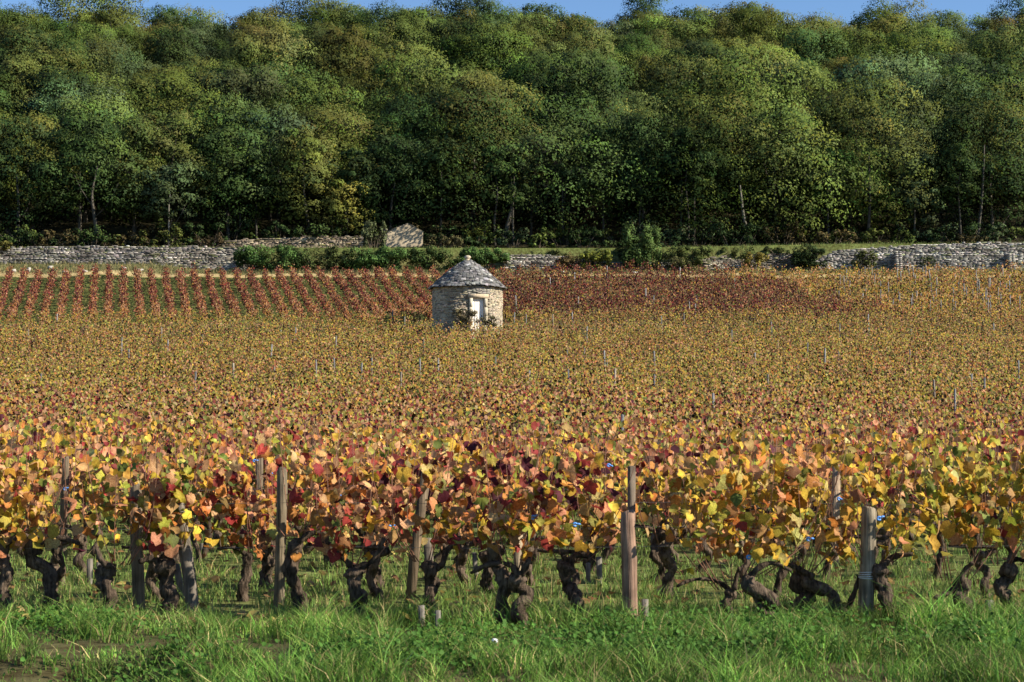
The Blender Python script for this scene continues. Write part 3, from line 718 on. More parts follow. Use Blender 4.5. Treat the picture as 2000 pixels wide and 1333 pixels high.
def trunk_mesh(name, seed, H, W, zb, cs, rad, col, limbs=9, skew=0.0):
    r = rng_(seed + 5); top = zb + (H - zb) * (0.5 if limbs else 0.3)
    p = curve_path([(0, 0, -0.4), (r.normal(0, .06), r.normal(0, .06), zb * 0.6), (skew * 0.3 + r.normal(0, .15), r.normal(0, .15), zb + (top - zb) * 0.4), (skew * 0.7, 0, top)], 10)
    parts = [tube(p, rad * np.linspace(1.15, 0.18, 10) ** 0.9, 7, 0.06, seed)]
    for k in r.permutation(len(cs))[:limbs]:
        c = cs[k][0]; s = min(8, max(2, int(9 * (0.2 + 0.6 * (c[2] - zb) / (H - zb + .01))))); a = p[s]
        if a[2] > c[2] + 0.3: a = p[max(2, s - 3)]
        q = curve_path([a, a * 0.5 + c * 0.5 + (0, 0, -0.12 * np.linalg.norm(c - a)), c], 6)
        parts.append(tube(q[:5], rad * np.linspace(0.24, 0.05, 5), 5, 0.05, seed + k))
    V, Q = join(parts); return mk_mesh(name, V, Q, np.array(col), True, M_TRUNK)

GREEN = {'dark': (0.036, 0.062, 0.020), 'mid': (0.058, 0.094, 0.026), 'olive': (0.100, 0.120, 0.030), 'light': (0.098, 0.136, 0.032),
         'grey': (0.068, 0.100, 0.042), 'gold': (0.125, 0.118, 0.032), 'yellow': (0.20, 0.19, 0.042), 'rust': (0.095, 0.078, 0.032)}
KIND_TXT = {'dark': 'dark green', 'mid': 'mid green', 'olive': 'olive green', 'light': 'fresh green', 'grey': 'grey-green', 'gold': 'golden brown', 'yellow': 'yellow', 'rust': 'rusty brown'}
def plant_tree(seed, x, y, H, W, zb, kind, label, n=9000, size=0.24, rad=0.22, bark=(0.10, 0.09, 0.075), skew=0.0, clumps=60, name='broadleaf_tree', group=None, limbs=2, shape=1.0, z=None):
    root = thing(name, (x, y, gz(x, y) if z is None else z), label, 'tree', group)
    n = int(n * 0.82)
    cm, cs = crown_mesh('crown', seed, H, W, zb, n, size, skew, clumps, shape=shape)
    link('trunk', trunk_mesh('trunk', seed, H, W, zb, cs, rad, bark, limbs, skew), root)
    link('crown', cm, root, color=GREEN[kind])
    return root

# trees along the wood edge, one by one
def edge(px, D, x0, x1, ytop, ybot, kind, label, seed, **kw):
    x = X_at(px, D); z = gz(x, D); H = Z_at(ytop, D) - z; W = (x1 - x0) * D / F; zb = max(0.4, Z_at(ybot, D) - z)
    sk = (X_at((x0 + x1) / 2, D) - x)
    plant_tree(seed, x, D, H, W, zb, kind, label, skew=sk, **kw)
edge(182, 151, 90, 285, 225, 420, 'mid', 'mid green tree with a pale straight trunk at the wood edge, left', 1, n=11000)
edge(327, 149.5, 268, 392, 322, 425, 'grey', 'slender grey-green tree with a thin white trunk behind the wall', 2, n=5500, rad=0.11, bark=(0.24, 0.22, 0.19), clumps=34)
edge(262, 154, 200, 330, 245, 430, 'olive', 'pointed olive tree behind the slender white-trunked one', 3, n=9000)
edge(445, 152, 375, 535, 250, 455, 'mid', 'leafy green tree above the ivy end of the left wall', 4, n=10000)
edge(604, 151, 505, 660, 255, 440, 'olive', 'rounded olive tree above the upper broken wall', 5, n=12000)
edge(676, 149, 628, 705, 352, 448, 'yellow', 'small yellow tree at the end of the upper broken wall', 6, n=3600, size=0.2, rad=0.10, clumps=26, shape=1.25)
edge(30, 152, -60, 110, 235, 440, 'dark', 'dark tree at the left border of the wood', 7, n=10000)
edge(985, 151.5, 820, 1210, 190, 445, 'mid', 'broad oak-like tree with several trunks behind the hut', 8, n=19000, clumps=95, rad=0.28, limbs=0, size=0.25)
edge(1467, 150.5, 1270, 1610, 105, 470, 'light', 'tallest spreading green tree with a pale trunk at the wood edge', 9, n=24000, clumps=120, rad=0.26, limbs=0, size=0.25, bark=(0.17, 0.155, 0.125))
edge(1700, 152.5, 1590, 1815, 150, 450, 'olive', 'tall olive tree left of the dark gap in the wood edge', 10, n=15000, clumps=80)
edge(1915, 153.5, 1790, 2080, 120, 440, 'dark', 'dark spreading tree above the tall wall on the right', 11, n=16000, clumps=85)
edge(760, 153, 690, 860, 270, 440, 'dark', 'dark tree behind the ruined gable', 12, n=11000)
edge(1255, 154, 1190, 1330, 230, 440, 'dark', 'shaded dark tree in the gap right of the broad oak-like tree', 13, n=9000)
edge(1790, 150.2, 1745, 1825, 300, 440, 'grey', 'small grey-green tree leaning from the olive tree by the dark gap', 14, n=4500, rad=0.1, clumps=30)
edge(540, 156, 460, 620, 215, 420, 'grey', 'grey-green tree behind the rounded olive tree', 15, n=9000)
for k, (px, D, hgt) in enumerate([(967, 150.6, 4.5), (1003, 150.8, 4.5), (1345, 151, 6), (1356, 151.6, 6), (1332, 152, 6), (500, 151, 4), (468, 151.4, 4), (1250, 152, 5), (1620, 151.5, 4.5), (150, 151.8, 5), (1180, 153, 6), (1100, 153.5, 6), (1880, 151, 5), (700, 151, 4.5), (860, 152.5, 5)]):
    edge(px, D, px - 38, px + 42, 470 - 22 * (hgt + 4), 470 - 20 * hgt * 0.75, 'dark' if k % 3 else 'mid', 'slim shaded tree with a bare straight stem ' + ['left of the broad oak-like trunk', 'right of the broad oak-like trunk', 'under the tallest tree, middle of three', 'under the tallest tree, right of three', 'under the tallest tree, left of three', 'left of the rounded olive tree', 'above the ivy end of the left wall', 'behind the tall spiky shrub', 'behind the pale end of the tall wall', 'left of the pale straight trunk', 'left of the spiky shrub', 'behind the short grey wall', 'below the dark spreading tree', 'behind the small yellow tree', 'right of the ruined gable'][k], 30 + k, n=2600, rad=0.11, bark=(0.075, 0.068, 0.055), clumps=20, group='slim trees in the shade of the wood edge')

# the wood on the hill: copies of a few trees, each one placed and tinted
PROTO = []
for k in range(12):
    r = rng_(700 + k); H = r.uniform(9.5, 13.0); W = r.uniform(7.4, 9.8); zb = r.uniform(1.6, 3.0)
    cm, cs = crown_mesh('crown', 710 + k, H, W, zb, 14500, 0.215, 0, int(r.integers(50, 74)), shape=r.uniform(1.0, 1.3))
    PROTO.append((cm, trunk_mesh('trunk', 710 + k, H, W, zb, cs, 0.2, (0.12, 0.105, 0.085), 5)))
r = rng_(99); spots = []
y = 158.0; row = 0
while y < 292:
    half = 0.312 * y + 3
    for x in np.arange(-half + (row % 2) * 3.4, half + 1, 6.9 + (y - 158) * 0.012 if y < 250 else 6.0):
        spots.append((x + r.normal(0, 1.3), y + r.normal(0, 1.3)))
    y += 7.4 + (y - 158) * 0.012; row += 1
names = list(GREEN)
for k, (x, y) in enumerate(spots):
    n1 = vn(x, y, 60, 15); n2 = vn(x, y, 24, 17); u = r.random()
    kind = ('gold' if u < 0.025 + 0.03 * max(0, n1) else 'rust' if u < 0.033 else 'olive' if u < 0.38 + 0.1 * n1 else 'light' if u < 0.56 else 'grey' if u < 0.68 else 'mid' if u < 0.90 else 'dark')
    cm, tm = PROTO[int(r.integers(0, 12))]; s = r.uniform(0.82, 1.2) if y < 240 else r.uniform(0.95, 1.14); tint = np.array(GREEN[kind]) * math.exp(r.normal(0, 0.24)) * np.exp(r.normal(0, 0.06, 3))
    crest = y > 255
    lab = (KIND_TXT[kind] + (' broadleaf tree on the skyline of the wooded hill' if crest else ' broadleaf tree among the crowns of the wooded hillside'))
    pxz = 1000 + x / y * F
    zone = ('above the long low wall' if pxz < 330 else 'above the upper broken wall' if pxz < 720 else 'above the stone hut' if pxz < 1060 else 'above the tall spiky shrub' if pxz < 1340 else 'behind the tallest edge tree' if pxz < 1640 else 'above the tall pale wall')
    lab = KIND_TXT[kind] + ' broadleaf tree ' + ('on the skyline, ' if crest else 'low on the wooded hill, ' if y < 185 else 'midway up the wooded hill, ' if y < 222 else 'high on the wooded hill, ') + zone
    root = thing('broadleaf_tree', (x, y, gz(x, y) - 0.2), lab, 'tree', lab, r.uniform(0, 6.28))
    root.scale = (s * r.uniform(0.9, 1.1), s * r.uniform(0.9, 1.1), s * r.uniform(0.88, 1.2))
    link('trunk', tm, root); link('crown', cm, root, color=tint)

# shrubs, ivy and creepers
def shrub(px, D, x0, x1, ytop, ybot, kind, label, seed, n=2600, size=0.17, category='shrub', name='shrub', depth=None, group=None, clumps=26, upright=False):
    x = X_at((x0 + x1) / 2, D); z = Z_at(ybot, D); H = Z_at(ytop, D) - z; W = (x1 - x0) * D / F; r = rng_(seed)
    root = thing(name, (x, D, z), label, category, group)
    C = np.stack([r.uniform(-.5, .5, clumps) * W * 0.86, r.uniform(-.5, .5, clumps) * (depth or min(W, 1.6)), r.uniform(0.05, 1.0, clumps) ** 0.8 * H * 0.86], 1)
    keep = (np.abs(C[:, 0]) / (W * 0.5)) ** 2.5 + (C[:, 2] / H) ** 2.5 < 1.1; C = C[keep]; m = len(C)
    R_ = r.uniform(0.10, 0.2, m) * (W * H) ** 0.5
    k = r.integers(0, m, n); d = nrm(r.normal(0, 1, (n, 3))); P = C[k] + d * (R_[k] * r.uniform(0.3, 1.1, n) ** 0.5)[:, None] * ((0.7, 0.8, 1.5) if upright else (1, 1, 0.8))
    P[:, 2] = np.abs(P[:, 2]) + 0.02
    V, Fq = scatter(P, d * 0.6 + r.normal(0, 0.5, (n, 3)) + (0, -0.1, 0.4), size * r.uniform(0.6, 1.3, n), DV, QF, r, 0.4)
    cl = np.exp(r.normal(0, 0.2, (m, 1))); c = cl[k] * np.exp(r.normal(0, 0.2, (n, 1))) * np.exp(r.normal(0, 0.05, (n, 3)))
    st = [tube(curve_path([(c_[0] * 0.25, c_[1] * 0.25, -0.3), c_ * 0.6, c_], 5), np.linspace(0.035, 0.012, 5), 4) for c_ in C[:10]]
    link('stems', mk_mesh('stems', *join(st), np.array((0.14, 0.11, 0.08)), True, M_TRUNK), root, kind='stuff')
    sn = nrm(d * 0.9 + r.normal(0, 0.35, (n, 3)) + (0, 0, 0.15))
    link('foliage', mk_mesh('foliage', V, Fq, np.repeat(c, 4, 0), False, M_TREE, np.repeat(sn, 4, 0)), root, color=GREEN.get(kind, kind), kind='stuff')
IVY = (0.082, 0.15, 0.04)
shrub(0, 137.2, 450, 600, 479, 528, IVY, 'ivy mass hanging over the end of the paler left wall', 301, 10000, 0.15, 'ivy', 'ivy_clump', 1.2, clumps=46)
shrub(0, 137.3, 560, 690, 481, 530, (0.085, 0.11, 0.035), 'olive bramble mass between two ivy clumps on the terrace edge', 302, 7000, 0.15, 'bramble', 'bramble_thicket', 1.2, clumps=40)
shrub(0, 137.2, 672, 800, 481, 536, IVY, 'bright ivy mass left of the hut roof', 303, 9500, 0.15, 'ivy', 'ivy_clump', 1.2, clumps=44)
shrub(0, 137.3, 790, 900, 483, 532, (0.078, 0.12, 0.034), 'ivy mass behind the hut roof', 304, 7000, 0.15, 'ivy', 'ivy_clump', 1.1, clumps=36)
shrub(0, 137.3, 890, 1000, 484, 524, IVY, 'ivy mass ending at the short grey wall', 305, 6500, 0.15, 'ivy', 'ivy_clump', 1.0, clumps=34)
shrub(0, 144, 706, 752, 425, 488, (0.10, 0.12, 0.055), 'upright grey-green shrub beside the ruined gable', 306, 2600, 0.16, upright=True)
shrub(0, 137.5, 1212, 1295, 440, 524, (0.095, 0.15, 0.042), 'tall spiky green shrub on the terrace wall', 307, 8000, 0.15, upright=True, clumps=60)
shrub(0, 137.4, 1280, 1390, 480, 522, (0.085, 0.105, 0.03), 'low green shrub right of the tall spiky one', 308, 2600, 0.14)
shrub(0, 137.2, 1128, 1194, 486, 526, (0.15, 0.17, 0.03), 'yellow-green bush above the tumbled wall', 309, 2200, 0.15)
shrub(0, 137.2, 1085, 1136, 496, 528, (0.11, 0.08, 0.035), 'brownish bramble beside the yellow-green bush', 310, 1500, 0.13)
shrub(0, 136.8, 1452, 1502, 490, 532, (0.24, 0.20, 0.045), 'pale yellow bush next to the square wall stump', 311, 2000, 0.13)
shrub(0, 137.3, 1546, 1624, 476, 522, (0.038, 0.06, 0.02), 'dark ivy bush at the sloping end of the tall wall', 312, 5200, 0.14, clumps=34)
shrub(0, 137.2, 1664, 1716, 484, 520, (0.10, 0.115, 0.035), 'creeper growing on the face of the tall wall', 313, 1700, 0.12, 'creeper', 'creeper', 0.5)
shrub(0, 136.9, 1796, 1830, 500, 522, (0.08, 0.10, 0.04), 'small weedy bush at the foot of the tall wall', 314, 700, 0.11)
shrub(0, 138.9, 1290, 1400, 481, 503, (0.085, 0.12, 0.034), 'grassy green hummock on the terrace edge right of the spiky shrub', 321, 2600, 0.13, depth=1.4)
shrub(0, 138.9, 1385, 1490, 482, 502, (0.10, 0.125, 0.036), 'low green growth on the terrace above the square wall stump', 322, 2400, 0.13, depth=1.4)
shrub(0, 138.7, 1486, 1560, 483, 500, (0.075, 0.10, 0.03), 'low dark growth on the terrace above the crumbling wall', 323, 1800, 0.13, depth=1.3)
shrub(0, 138.9, 1195, 1240, 484, 505, (0.05, 0.075, 0.024), 'dark low bush left of the tall spiky shrub', 324, 1300, 0.13)
shrub(0, 136.9, 1300, 1378, 502, 528, (0.13, 0.13, 0.05), 'pale dry bush below the terrace left of the wall stump', 325, 1700, 0.12)
shrub(0, 138.9, 1030, 1110, 489, 499, (0.06, 0.08, 0.028), 'thin dark weeds on top of the short grey wall', 326, 1000, 0.11, depth=0.8)
shrub(0, 136.9, -40, 16, 470, 486, GREEN['gold'], 'golden bush on the terrace at the left edge', 315, 1300, 0.15)
shrub(0, 146, 372, 438, 458, 482, (0.10, 0.075, 0.04), 'brown dry bush above the paler left wall', 316, 1200, 0.13)
shrub(0, 148, 905, 950, 446, 490, (0.13, 0.15, 0.03), 'yellow-green sapling on the terrace behind the hut finial', 317, 1200, 0.16, upright=True)
shrub(0, 146, 820, 905, 458, 490, (0.11, 0.10, 0.045), 'olive brown scrub on the terrace right of the gable', 318, 1800, 0.14)
shrub(0, 107.9, 884, 938, 601, 642, (0.13, 0.11, 0.055), 'leafy brown-green bush in front of the hut door', 319, 2600, 0.075, depth=0.9)
shrub(0, 108.0, 938, 972, 616, 640, (0.13, 0.12, 0.06), 'small pale weed at the right foot of the hut door', 320, 700, 0.09, depth=0.6)
r = rng_(330)
for k in range(60):
    px = -40 + k * 35 + r.normal(0, 12); D = 145.6 + r.uniform(0, 6); h = r.uniform(22, 60); w = r.uniform(28, 58); zy = HORIZON - (gz(X_at(px, D), D) - EYE) * F / D
    if 690 < px < 850: D = 149.5 + r.uniform(0, 2); zy = HORIZON - (gz(X_at(px, D), D) - EYE) * F / D
    kd = ['dark', 'mid', 'dark', 'olive', 'grey', 'rust'][int(r.integers(0, 6))] if r.random() < 0.8 else 'light'
    shrub(0, D, px - w, px + w, zy - h, zy + 2, kd, (KIND_TXT[kd] + ' undergrowth bush at the foot of the wood ' + ('behind the long low wall' if px < 330 else 'behind the upper broken wall' if px < 720 else 'behind the hut' if px < 1000 else 'behind the short grey wall' if px < 1200 else 'behind the tall spiky shrub' if px < 1400 else 'behind the yellow bush' if px < 1640 else 'behind the tall pale wall')), 340 + k, 850, 0.2, group='undergrowth bushes, %s, %d' % (kd, int(px > 330) + int(px > 720) + int(px > 1000) + int(px > 1200) + int(px > 1400) + int(px > 1640)), clumps=14)

# ------------------------------------------------------------------ posts, clips and wires
def post_mesh(w, h, seed, round_=True, taper=0.94, slant=0.0):
    r = rng_(seed)
    if round_:
        zz = np.array([-0.3, 0, h * 0.3, h * 0.6, h * 0.85, h - 0.012, h]); p = np.stack([r.normal(0, 0.004, 7), r.normal(0, 0.004, 7), zz], 1)
        p[:, 0] += slant * np.clip(zz, 0, None)
        V, Q = tube(p, w / 2 * np.array([1.02, 1.02, 0.99, 0.97, taper, taper, taper * 0.8]), 12, 0.06, seed)
    else:
        v, q = BLOCKS[seed % 10]; cube = np.sign(v) * (np.abs(v) > 0.4) * 0.5 + v * (np.abs(v) <= 0.4); v = cube * 0.9 + v * 0.1
        V = v * (w, w * 0.8, h + 0.3) + (0, 0, (h - 0.3) / 2); V[:, 0] += slant * np.clip(V[:, 2], 0, None); Q = q
    return V, Q
WOODC = (0.175, 0.135, 0.09); GREYW = (0.19, 0.16, 0.125)
def front_post(xt, yt, xb, yb, w, label, seed, round_=True, col=WOODC, D=None, name='wooden_post', group=None):
    D = base_D(yb + 5) if D is None else D; s = D / F; x = X_at(xb, D); z = gz(x, D); h = Z_at(yt, D) - z
    V, Q = post_mesh(w * s, h, seed, round_, slant=(xt - xb) * s / h)
    return thing_mesh(name, mk_mesh(name, V, Q, col, round_, M_WOOD), (x, D, z), label, 'post', group), D, h
def thing_mesh(name, me, loc, label, cat, group=None): return link(name, me, None, loc, label=label, category=cat, group=group)
front_post(130, 893, 127, 1090, 15, 'slim grey post with a blue clip at the left, behind the yellow-green vine', 1)
front_post(266, 948, 277, 1190, 23, 'slim round post between the russet vine and the stout vine', 2, D=15.75)
front_post(350, 980, 383, 1186, 26, 'short round post leaning to the left', 3, col=GREYW, D=15.6)
front_post(508, 888, 508, 1072, 13, 'thin square stake with blue clips left of the tall round post', 4, False)
front_post(552, 917, 549, 1180, 21, 'tall clean round post standing free of leaves', 5, col=(0.20, 0.16, 0.105))
front_post(834, 918, 797, 1172, 19, 'slanting square post left of the hooked vine arm', 6, False, D=16.4, col=(0.17, 0.125, 0.08))
front_post(1233, 910, 1231, 1196, 15, 'thin dark stake standing behind the red-stained post', 7, False, col=(0.20, 0.16, 0.12))
front_post(1226, 998, 1231, 1216, 31, 'thick short post stained red on its face', 8, col=(0.27, 0.17, 0.12))
front_post(1633, 908, 1625, 1108, 15, 'tall square stake with a blue clip left of the wire-wrapped post', 9, False, col=(0.34, 0.25, 0.17))
pw, Dw, hw = front_post(1695, 990, 1687, 1206, 31, 'thick round post wrapped with silver wire', 10, col=(0.25, 0.21, 0.15))
front_post(1012, 1044, 1012, 1122, 18, 'short square stake behind the central pair of trunks', 11, False, col=(0.42, 0.33, 0.22))
front_post(1177, 925, 1173, 1062, 14, 'weathered stake half hidden behind crimson leaves', 12, False, col=GREYW)
front_post(1440, 906, 1437, 1040, 13, 'dark stake among golden leaves in the second row', 13, False)
front_post(836, 1050, 840, 1112, 17, 'short pale stub behind the hooked vine', 14, False, col=GREYW)
for k, (xt, yt, xb, yb, w) in enumerate([(180, 1090, 180, 1136, 10), (198, 1096, 200, 1140, 9), (348, 1100, 360, 1160, 11), (398, 1060, 398, 1080, 8), (926, 1078, 932, 1128, 9), (1148, 1098, 1148, 1132, 9), (1169, 1086, 1170, 1134, 11),
        (824, 1180, 826, 1216, 12), (856, 1190, 857, 1226, 11), (1258, 1168, 1258, 1214, 13), (1273, 1040, 1274, 1066, 8), (1926, 1170, 1932, 1204, 14), (750, 1018, 752, 1050, 14)]):
    front_post(xt, yt, xb, yb, w, 'short pale wooden peg in the grass between the vine trunks', 60 + k, False, (0.20, 0.18, 0.15), name='wooden_peg', group='pegs between the vines')
# wire wrapped on the thick post
r = rng_(7); z0w = Z_at(1126, Dw) - gz(X_at(1687, Dw), Dw); rw = 31 * Dw / F / 2 * 1.03
for k in range(4):
    a = np.linspace(0, 2 * math.pi, 25); p = np.stack([np.cos(a) * rw + 0.033 * z0w * 0.9, np.sin(a) * rw, z0w + k * 0.014 + 0.006 * np.sin(a + k)], 1)
    link('wire_wrap', mk_mesh('wire_wrap', *tube(p, np.full(25, 0.0035), 4), (0.62, 0.64, 0.66), True, M_WIRE), pw)
# stakes of the further rows
ME_ST = [mk_mesh('stake', *post_mesh(0.06, 1.42 + 0.08 * k, 20 + k, False, slant=[0, .03, -.04, .01][k]), (1, 1, 1), False, M_WOOD) for k in range(4)]
FAR = [(54,650),(236,668),(252,692),(84,618),(110,622),(316,650),(326,676),(175,690),(80,735),(380,742),(458,730),(515,618),(548,648),(578,650),(528,690),(500,706),(395,660),(655,668),(655,712),(571,706),(536,722),(618,716),(704,722),(746,712),(726,704),(820,714),(822,716),(856,720),(856,710),(922,722),(782,738),(910,715),(790,622),(767,614),(828,668),(484,815),(968,700),(1004,620),(1028,624),(1046,640),(1080,622),(1119,622),(1146,650),(1200,668),(1108,684),(1140,690),(1182,704),(1038,700),(1034,730),(1112,730),(1199,740),(1243,742),(1278,740),(1184,706),(1294,626),(1392,640),(1430,652),(1508,638),(1576,680),(1537,618),(1520,670),(1336,620),(1280,700),(1424,744),(1475,700),(1560,720),(1610,700),(1705,662),(1780,648),(1778,694),(1826,758),(1854,700),(1898,742),(1922,750),(1864,788),(1936,700),(1990,714),(1395,788),(1214,836),(1179,772),(1500,742),(1640,640),(1698,628),(1814,750),(1942,640),(1640,690)]
_yy = np.linspace(22, 114, 2000)
def canopy_D(px, py, h=1.25):
    zt = np.array([gz(X_at(px, d), d) for d in _yy[::10]]) + h; pyy = HORIZON - (zt - EYE) * F / _yy[::10]
    ok = np.where(pyy <= py)[0]
    return float(_yy[::10][ok[0]]) if len(ok) else 113.0
for k, (px, py) in enumerate(FAR):
    if k % 4 == 3: continue
    D = canopy_D(px, py - 2); x = X_at(px, D); c = np.array((0.19, 0.19, 0.19) if k % 5 else (0.24, 0.2, 0.16)) * rng_(k).uniform(0.75, 1.25)
    thing_o = link('vine_stake', ME_ST[k % 4], None, (x, D, gz(x, D) - 0.12), (0, 0, k * 0.7), (1.0, 1, rng_(k).uniform(0.95, 1.12)), c,
                   label='weathered stake standing among the mustard vines of the middle slope', category='stake', group='stakes in the middle slope')
r = rng_(404); UP = [(1170,470),(1210,525),(1244,527),(1395,525),(1440,525),(1485,525),(1528,525),(1584,525),(1095,610),(1230,612),(1345,612),(1600,612)]
for k in range(78):
    u, v_ = r.uniform(0, 1), r.uniform(0, 1); y = 116.5 + 15 * v_; x = X_at(1640 + 380 * u, y)
    if x < 17 + (133 - y) * 0.55: continue
    x0 = round((x - DIRX * (y - 116) + 44) / 1.1) * 1.1 - 44; x = row_x(x0, y)
    link('vine_stake', ME_ST[k % 4], None, (x, y, gz(x, y) - 0.22), (0, 0, k), (0.8, 1, r.uniform(0.9, 1.1)), np.array((0.25, 0.245, 0.24)) * r.uniform(0.8, 1.2),
         label='pale stake in the golden plot below the tall wall', category='stake', group='stakes in the golden plot')
for k in range(16):
    y = r.uniform(117, 132.5); x = r.uniform(-6, 17)
    if math.hypot(x - HUT_X, y - HUT_D) < 4: continue
    x0 = round((x - DIRX * (y - 116) + 44) / 1.1) * 1.1 - 44; x = row_x(x0, y)
    link('vine_stake', ME_ST[k % 4], None, (x, y, gz(x, y) - 0.2), (0, 0, k), (0.9, 1, r.uniform(0.9, 1.0)), np.array((0.33, 0.32, 0.31)) * r.uniform(0.7, 1.2),
         label='pale stake in the dark crimson plot', category='stake', group='stakes in the crimson plot')
# blue plastic clips
cv, cf = [], []
a = np.linspace(0, 1.7 * math.pi, 9); ringp = np.stack([np.cos(a) * 0.018, np.zeros(9), np.sin(a) * 0.014], 1)
v1 = tube(ringp, np.full(9, 0.009), 6); v2 = tube(np.array([(0.016, 0, 0.002), (0.036, 0, 0.006), (0.052, 0, 0.002)]), [0.010, 0.009, 0.006], 6)
CLIP = mk_mesh('clip', *join([v1, v2]), (0.09, 0.30, 0.75), True, M_PLASTIC)
for k, (px, py, D, lab) in enumerate([(133, 955, 21.2, 'on the slim grey post at the left'), (501, 900, 22.4, 'near the top of the thin square stake'), (530, 923, 22.3, 'right of the thin square stake'), (532, 979, 16.6, 'on the wire left of the tall round post'),
        (661, 968, 15.5, 'among rosy leaves right of the tall round post'), (768, 1024, 16.2, 'between the shaggy vine and the slanting post'), (1045, 1010, 14.9, 'above the lumpy grey trunk'), (1127, 1024, 15.1, 'above the vine with the curled arm'),
        (1192, 909, 19.0, 'left of the thin dark stake'), (1465, 1087, 14.6, 'above the sharply leaning vine'), (1581, 1052, 14.9, 'above the thick dark stump'), (1640, 974, 19.5, 'on the tall square stake'), (1719, 1012, 14.7, 'right of the wire-wrapped post')]):
    link('wire_clip', CLIP, None, (X_at(px, D - 0.28) - 0.02, D - 0.28, Z_at(py, D - 0.28)), (0, 0.3 * (k % 3 - 1), 0.2), (0.95, 0.95, 0.95), label='small blue plastic wire clip ' + lab, category='clip', group='blue clips on the wires')
# trellis wires
for k, (D, z) in enumerate([(15.55, 0.55), (15.5, 0.95), (17.6, 0.6), (17.6, 1.0), (21.0, 1.0)]):
    xsw = np.arange(-7.5, 7.6, 0.5); p = np.stack([xsw, D + 0.03 * xsw, z + 0.03 * np.abs(np.sin(xsw * 0.9))], 1)
    link('trellis_wire', mk_mesh('trellis_wire', *tube(p, np.full(len(xsw), 0.0016), 4), (0.10, 0.10, 0.10), True, M_WIRE), None,
         label='thin %s trellis wire strung along the %s vine row' % (('lower', 'upper', 'lower', 'upper', 'single')[k], ('front', 'front', 'second', 'second', 'third')[k]), category='wire')

# ------------------------------------------------------------------ grass, weeds, fallen leaves
def blades(X, Y, H, wd, r, col, colj=0.2, lean=0.45, dry=0.1):
    n = len(X); Z = ground_z(X, Y); a = r.uniform(0, 6.283, n); u = np.stack([np.cos(a), np.sin(a), np.zeros(n)], 1) * (wd / 2)[:, None]
    b = r.uniform(0, 6.283, n); L = np.stack([np.cos(b), np.sin(b), np.zeros(n)], 1) * (H * np.abs(r.normal(lean, 0.3, n)))[:, None]
    B = np.stack([X, Y, Z - 0.01], 1); up = np.zeros((n, 3)); up[:, 2] = H
    Vb = np.stack([B - u, B + u, B + L * 0.3 + up * 0.58 + u * 0.75, B + L * 0.3 + up * 0.58 - u * 0.75, B + L + up * 0.98 - (0, 0, 0) ], 1)
    tri = np.array([[0, 1, 2], [0, 2, 3], [3, 2, 4]]); Fs = (np.arange(n)[:, None, None] * 5 + tri[None]).reshape(-1, 3)
    c = np.array(col)[None] * np.exp(r.normal(0, colj, (n, 1))) * np.exp(r.normal(0, 0.08, (n, 3)))
    d = r.random(n) < dry; c[d] = np.array((0.36, 0.29, 0.13)) * np.exp(r.normal(0, 0.25, (d.sum(), 1)))
    cc = np.repeat(c, 5, 0); return Vb.reshape(-1, 3), Fs, cc
r = rng_(808)
def bare(x, y):       # bare earth patches on the verge
    return np.maximum.reduce([np.exp(-((x + 3.25) / 0.75) ** 2 - ((y - 13.0) / 0.42) ** 2), np.exp(-((x + 1.95) / 0.55) ** 2 - ((y - 13.15) / 0.3) ** 2), 0.8 * np.exp(-((x + 3.9) / 0.4) ** 2 - ((y - 13.9) / 0.3) ** 2)])
# verge: tufts of longer grass
nt_ = 5700; tx = r.uniform(-5.6, 5.6, nt_); ty = r.uniform(9.7, 14.9, nt_)
keep = (r.random(nt_) > bare(tx, ty) * 1.1); tx, ty = tx[keep], ty[keep]; m = len(tx); nb = 15
th_ = 0.8 * (0.07 + 0.17 * np.clip(vn(tx, ty, 1.6, 21) + 0.3, 0, 1.6) + 0.04 * np.clip(tx / 4, -0.5, 1)) * np.exp(r.normal(0, 0.2, m))
th_ *= np.where(ty > 14.2, 0.85, 1.0)
k = np.repeat(np.arange(m), nb); n = len(k)
sp = 0.05
X = tx[k] + r.normal(0, sp, n); Y = ty[k] + r.normal(0, sp, n)
V, Fs, C = blades(X, Y, th_[k] * r.uniform(0.5, 1.25, n), r.uniform(0.005, 0.011, n), r, (0.112, 0.205, 0.036), 0.34, 0.65, 0.10)
tone = np.exp(0.42 * vn(tx, ty, 1.1, 23))[k]; C *= np.repeat(tone, 5)[:, None]
# arching tussocks standing above the rest
mt = 230; ax_ = r.uniform(-5.4, 5.4, mt); ay_ = r.uniform(10.5, 14.7, mt); kp = (bare(ax_, ay_) < 0.3) & (vn(ax_, ay_, 1.9, 33) > -0.25); ax_, ay_ = ax_[kp], ay_[kp]; mt = len(ax_)
k2 = np.repeat(np.arange(mt), 46); n2 = len(k2); hh_ = r.uniform(0.16, 0.30, mt)
V2, F2, C2 = blades(ax_[k2] + r.normal(0, 0.045, n2), ay_[k2] + r.normal(0, 0.045, n2), hh_[k2] * r.uniform(0.5, 1.2, n2), r.uniform(0.006, 0.011, n2), r, (0.155, 0.25, 0.05), 0.25, 0.85, 0.12)
V, Fs, C = join([(V, Fs, C), (V2, F2, C2 * np.repeat(np.exp(r.normal(0, 0.25, mt))[k2], 5)[:, None])])
link('verge_grass', mk_mesh('verge_grass', V, Fs, C, False, M_GRASS), kind='stuff', label='long green grass of the verge before the vines')
